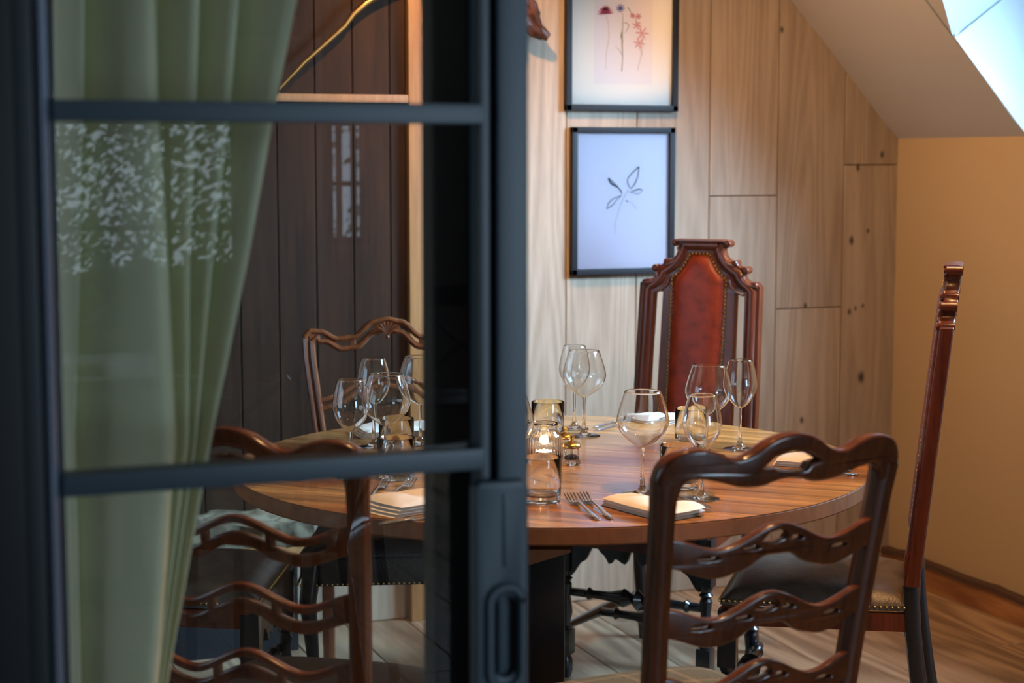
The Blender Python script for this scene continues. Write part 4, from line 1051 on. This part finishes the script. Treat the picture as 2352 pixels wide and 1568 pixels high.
ink = [([Zf(436, 822), Zf(450, 845), Zf(478, 862), Zf(494, 880), Zf(497, 893)], [1.6, 3.2, 1.6, 2.2, .8]), ([Zf(436, 820), Zf(462, 842), Zf(486, 868), Zf(499, 895)], [1.8, 1.2, .8, 1.0]),
       ([Zf(577, 768), Zf(548, 795), Zf(526, 822), Zf(527, 850), Zf(540, 868)], [2.0, 1.6, 1.4, 1.4, 1.0]), ([Zf(577, 768), Zf(572, 810), Zf(560, 842), Zf(540, 870)], [1.8, 1.4, 1.8, 1.0]),
       ([Zf(538, 884), Zf(560, 876), Zf(580, 872), Zf(594, 876)], [.6, 1.8, 2.0, .8]), ([Zf(594, 877), Zf(575, 892), Zf(550, 888), Zf(528, 882)], [.6, .9, .9, .5]),
       ([Zf(492, 902), Zf(460, 915), Zf(438, 935), Zf(428, 962)], [1.0, 1.2, 1.6, .6]), ([Zf(428, 962), Zf(455, 945), Zf(475, 920), Zf(497, 900)], [1.2, 1.4, 1.0, .9]),
       ([Zf(515, 924), Zf(528, 928)], [1.2, 1.5])]
join_strokes('ink_leaves', M['ink'], ink, pic2, L2_, .0003)
join_strokes('pencil_stem', M['ink_soft'], [([Zf(528, 872), Zf(510, 905), Zf(492, 945), Zf(478, 990), Zf(466, 1035), Zf(470, 1080)], [.7, .6, .6, .5, .5, .3]), ([Zf(532, 928), Zf(550, 940), Zf(566, 968)], [.4, .5, .3])], pic2, L2_, .0002)

# ================================================================== driftwood and branch
YDW = YW - .06
mb = MB()
def wp(px, py, dy=0): return on(px, py, 'y', YDW + dy)
path = [wp(1110, -150), wp(1140, -90), wp(1165, -40), wp(1186, -5), wp(1204, 22), wp(1217, 46), wp(1232, 66), wp(1247, 78), wp(1260, 86)]
rad = [.030, .036, .036, .040, .041, .031, .021, .018, .013]
P = []; RR = []
for i in range(len(path) - 1):
    for k in range(8): P.append(lerp(path[i], path[i + 1], k / 8)); RR.append(lerp(rad[i], rad[i + 1], k / 8))
P.append(path[-1]); RR.append(rad[-1])
mb.sweep(P, [(r_, r_ * .8) for r_ in RR], n=32, ref=(0, 1, 0))
PB = [wp(1184, 22), wp(1192, 50), wp(1199, 70), wp(1202, 82), wp(1207, 93)]
mb.sweep(PB, [(.020, .016), (.012, .010), (.009, .008), (.007, .006), (.004, .004)], n=14, ref=(0, 1, 0))
ax = (path[-1] - path[0]).normalized()
for v in mb.bm.verts:
    q0 = v.co - ax * v.co.dot(ax) * .78
    v.co += Vector((noise.noise(q0 * 60), noise.noise(q0 * 60 + Vector((5, 0, 0))), noise.noise(q0 * 60 + Vector((0, 9, 0))))) * .010 + Vector((noise.noise(v.co * 26), 0, noise.noise(v.co * 26 + Vector((7, 1, 0))))) * .008
tag(mb.build('driftwood', M['drift'], smooth=50), 'gnarled reddish driftwood hung on the oak wall left of the pictures', 'driftwood')
mb = MB(); P = [on(px, py, 'y', YW - .06) for px, py in ((640, 205), (700, 142), (750, 98), (792, 60), (812, 32), (840, 8), (870, -12), (930, -40))]
mb.tube(P, [.004, .006, .007, .008, .0095, .010, .010, .009], n=10)
tag(mb.build('curved_branch', M['brass_dark'], smooth=60), 'thin golden brown branch arching across the brown panelling', 'branch')

# ================================================================== stone hearth with oak beam, left
YH = YW - .30
a = on(330, 1250, 'y', YH).x; c = on(722, 1250, 'y', YH).x
zt_, zm_, zb_ = on(580, 1212, 'y', YH).z, on(580, 1262, 'y', YH).z, on(580, 1293, 'y', YH).z
hs = thing('hearth_bench', 'rough lichened stone slab on an oak beam against the brown panelling', 'stone bench', ((a + c) / 2, YH + .13, 0))
sb = bmesh.new(); bmesh.ops.create_cube(sb, size=1)
bmesh.ops.subdivide_edges(sb, edges=sb.edges, cuts=36, use_grid_fill=True)
for v in sb.verts:
    v.co = Vector((v.co.x * (c - a), v.co.y * .26, (zt_ + zm_) / 2 + v.co.z * (zt_ - zm_)))
    v.co += Vector((0, noise.noise(v.co * 9) * .03 + noise.noise(v.co * 30) * .012, noise.noise(v.co * 12 + Vector((3, 3, 3))) * .018 + noise.noise(v.co * 34) * .008))
q = MB(); q.join(sb); q.build('stone_slab', M['stone'], hs, smooth=60)
MB().box((0, 0, (zm_ + zb_) / 2), (c - a, .27, zm_ - zb_), bev=.004).build('oak_beam', M['orange_oak'], hs)
MB().box((0, .04, zb_ / 2), (c - a - .06, .18, zb_)).build('plinth', M['black'], hs, smooth=0)

# ================================================================== ceiling lamps of the dining room
def downlight(x, y, e, label, tgt, ang=75, blend=.9):
    t = thing('ceiling_spotlight', label, 'spotlight', (x, y, CEIL), 0, 'warm spotlights in the dining room ceiling')
    MB().lathe([(.030, -.001), (.045, -.001), (.045, -.006), (.030, -.012), (.030, -.001)], n=24).build('trim_ring', M['black'], t)
    MB().lathe([(0, -.004), (.028, -.004)], n=24).build('bulb', M['bulb'], t)
    aim_light('spotlight_beam', 'SPOT', (x, y, CEIL - .02), tgt, e, WARM, spot_size=R(ang), spot_blend=blend, shadow_soft_size=.035)
downlight(1.55, 4.30, 90, 'warm ceiling spotlight over the driftwood', (1.75, 5.0, 1.75))
downlight(2.25, 4.15, 60, 'warm ceiling spotlight over the red leather chair', (3.0, 4.9, .9), 95)
downlight(2.15, 2.95, 55, 'warm ceiling spotlight over the right of the table', (2.6, 3.5, .6), 110)
downlight(1.45, 2.45, 120, 'warm ceiling spotlight over the near side of the table', (1.35, 2.6, .8), 90)
downlight(0.85, 4.60, 95, 'warm ceiling spotlight over the brown panelling', (0.80, 5.04, 2.15), 62)

# ================================================================== front room: what the pane mirrors
def mirror_y(y): return 2 * YD - y
def cross_chair(label, loc, rz):
    t = thing('cross_back_chair', label, 'chair', loc, rz, 'dark cafe chairs of the front room'); wm = M['black_wood']
    def ln(z): return -.2 - .09 * max(0, (z - .45) / .43)
    for s_ in (-1, 1):
        post(MB(), [(s_ * (.19 - .01 * (z < .4)), ln(z) if z > .45 else -.2 - .05 * (1 - z / .45), z) for z in (0, .15, .3, .45, .6, .75, .86)], .015, .015, pw=2).build('rear_post', wm, t)
        MB().sweep([(s_ * .19, .19, .44), (s_ * .20, .20, 0)], (.015, .015), n=10).build('leg', wm, t)
        MB().sweep([Vector((s_ * lerp(-.17, .17, k / 8), ln(.5 + .27 * k / 8) - .015 * math.sin(math.pi * k / 8), lerp(.50, .78, k / 8))) for k in range(9)], (.011, .006), n=8).build('cross_slat', wm, t)
    MB().sweep([Vector((lerp(-.21, .21, k / 12), ln(.84) - .04 * (1 - (lerp(-1, 1, k / 12)) ** 2), .84)) for k in range(13)], (.045, .011), n=8, power=4, ref=(0, 1, 0)).build('top_rail', wm, t)
    domed(.21, -.2, .215, .19, .445, .47).build('seat', wm, t, smooth=60)
    return t
def refl(px, py_h, zc):      # where a front room thing must stand so the pane mirrors it at that pixel column
    d = ray(px, py_h); s_ = zc / Vector((d.x, d.y)).dot(Vector((math.sin(YAW), math.cos(YAW)))); p = CO + d * s_
    return Vector((p.x, mirror_y(p.y), 0))
q = refl(1062, 700, 7.0); cc = cross_chair('dark cross back chair mirrored beside the meeting stile', q, R(20))
q = refl(560, 800, 5.3); dup(cc, q, R(200), 'dark cross back chair mirrored right of the curtain')
q = refl(655, 900, 4.5); dup(cc, q, R(120), 'dark chair mirrored low beside the carved chair')
q = refl(300, 900, 5.6)
ft = thing('cafe_table', 'dark square table of the front room mirrored over the curtain', 'table', q)
MB().box((0, 0, .735), (.75, .75, .03), bev=.004).build('tabletop', M['mahogany'], ft)
MB().lathe([(0, 0), (.2, 0), (.2, .02), (.03, .04), (.03, .70), (.12, .72), (0, .72)], n=24).build('pedestal', M['black'], ft)
nk = bpy.data.objects['napkin']
for k, (dx, dy) in enumerate(((-.2, .15), (.2, -.15))):
    o = nk.copy(); COL.objects.link(o); o.location = (q.x + dx, q.y + dy, .7505); o.rotation_euler.z = .4 * k; o['label'] = ('napkin on the front room table, left of the two mirrored over the curtain', 'napkin on the front room table, right of the two mirrored over the curtain')[k]; o['group'] = 'napkins of the front room'
gc = MB(); rows = []
for j in range(2):
    row = []
    for k in range(81):
        x = lerp(1.60, 2.01, k / 80); row.append(gc.bm.verts.new((x, RW + .10 + .02 * math.sin(x * 110), (.05, 1.95)[j])))
    rows.append(row)
for k in range(80): gc._face([rows[0][k], rows[0][k + 1], rows[1][k + 1], rows[1][k]])
o = gc.build('curtain', M['grey_curtain'], smooth=80, weld=False); o.modifiers.new('thick', 'SOLIDIFY').thickness = .003
tag(o, 'grey curtain by the rear window, mirrored in the pane', 'curtain')
nt = M['grey_curtain'].node_tree; out_ = nt.nodes['Material Output']; pb = nt.nodes['Principled BSDF']
tl_ = N(nt, 'ShaderNodeBsdfTranslucent'); tl_.inputs[0].default_value = (.6, .6, .62, 1); ms_ = N(nt, 'ShaderNodeMixShader'); ms_.inputs[0].default_value = .6
nt.links.new(pb.outputs[0], ms_.inputs[1]); nt.links.new(tl_.outputs[0], ms_.inputs[2]); nt.links.new(ms_.outputs[0], out_.inputs[0])
# garden behind the rear windows: hedge of leaves, ground
hb_ = MB(); rnd = random.Random(3)
for k in range(30000):
    x = rnd.uniform(-.2, 3.4); z = rnd.uniform(.0, 2.3); y = RW - 1.1 + rnd.uniform(-.45, .45)
    if 1.98 < x < 2.6 and .95 < z < 1.75 and rnd.random() < .86: continue
    if rnd.random() < .12 and z > 1.1: continue
    r_ = rnd.uniform(.015, .04); n_ = Vector((rnd.uniform(-1, 1), rnd.uniform(.1, 1), rnd.uniform(-.6, 1))).normalized(); u_ = n_.orthogonal().normalized(); v_ = n_.cross(u_)
    c_ = Vector((x, y, z)); hb_.poly([c_ - u_ * r_, c_ + v_ * r_ * .45, c_ + u_ * r_, c_ - v_ * r_ * .45])
tag(hb_.build('hedge', M['leaf'], smooth=0, weld=False), 'leafy garden hedge beyond the rear windows, mirrored in the pane', 'hedge', kind='stuff')
bh = bmesh.new(); bmesh.ops.create_grid(bh, x_segments=60, y_segments=40, size=1)
for v in bh.verts: v.co = Vector((.9 + v.co.x * 1.6, RW - 1.9 + .25 * noise.noise(v.co * 6), (.42 + v.co.y * .42 + .10 * noise.noise(Vector((v.co.x * 9, 0, 0))))))
q = MB(); q.join(bh); tag(q.build('hedge', M['leaf'], smooth=60), 'solid green hedge further back in the garden, mirrored in the pane', 'hedge', kind='stuff')
struct(MB().box((.4, RW - 2.6, -.05), (9, 5, .06)).build('ground', M['soil'], smooth=0))
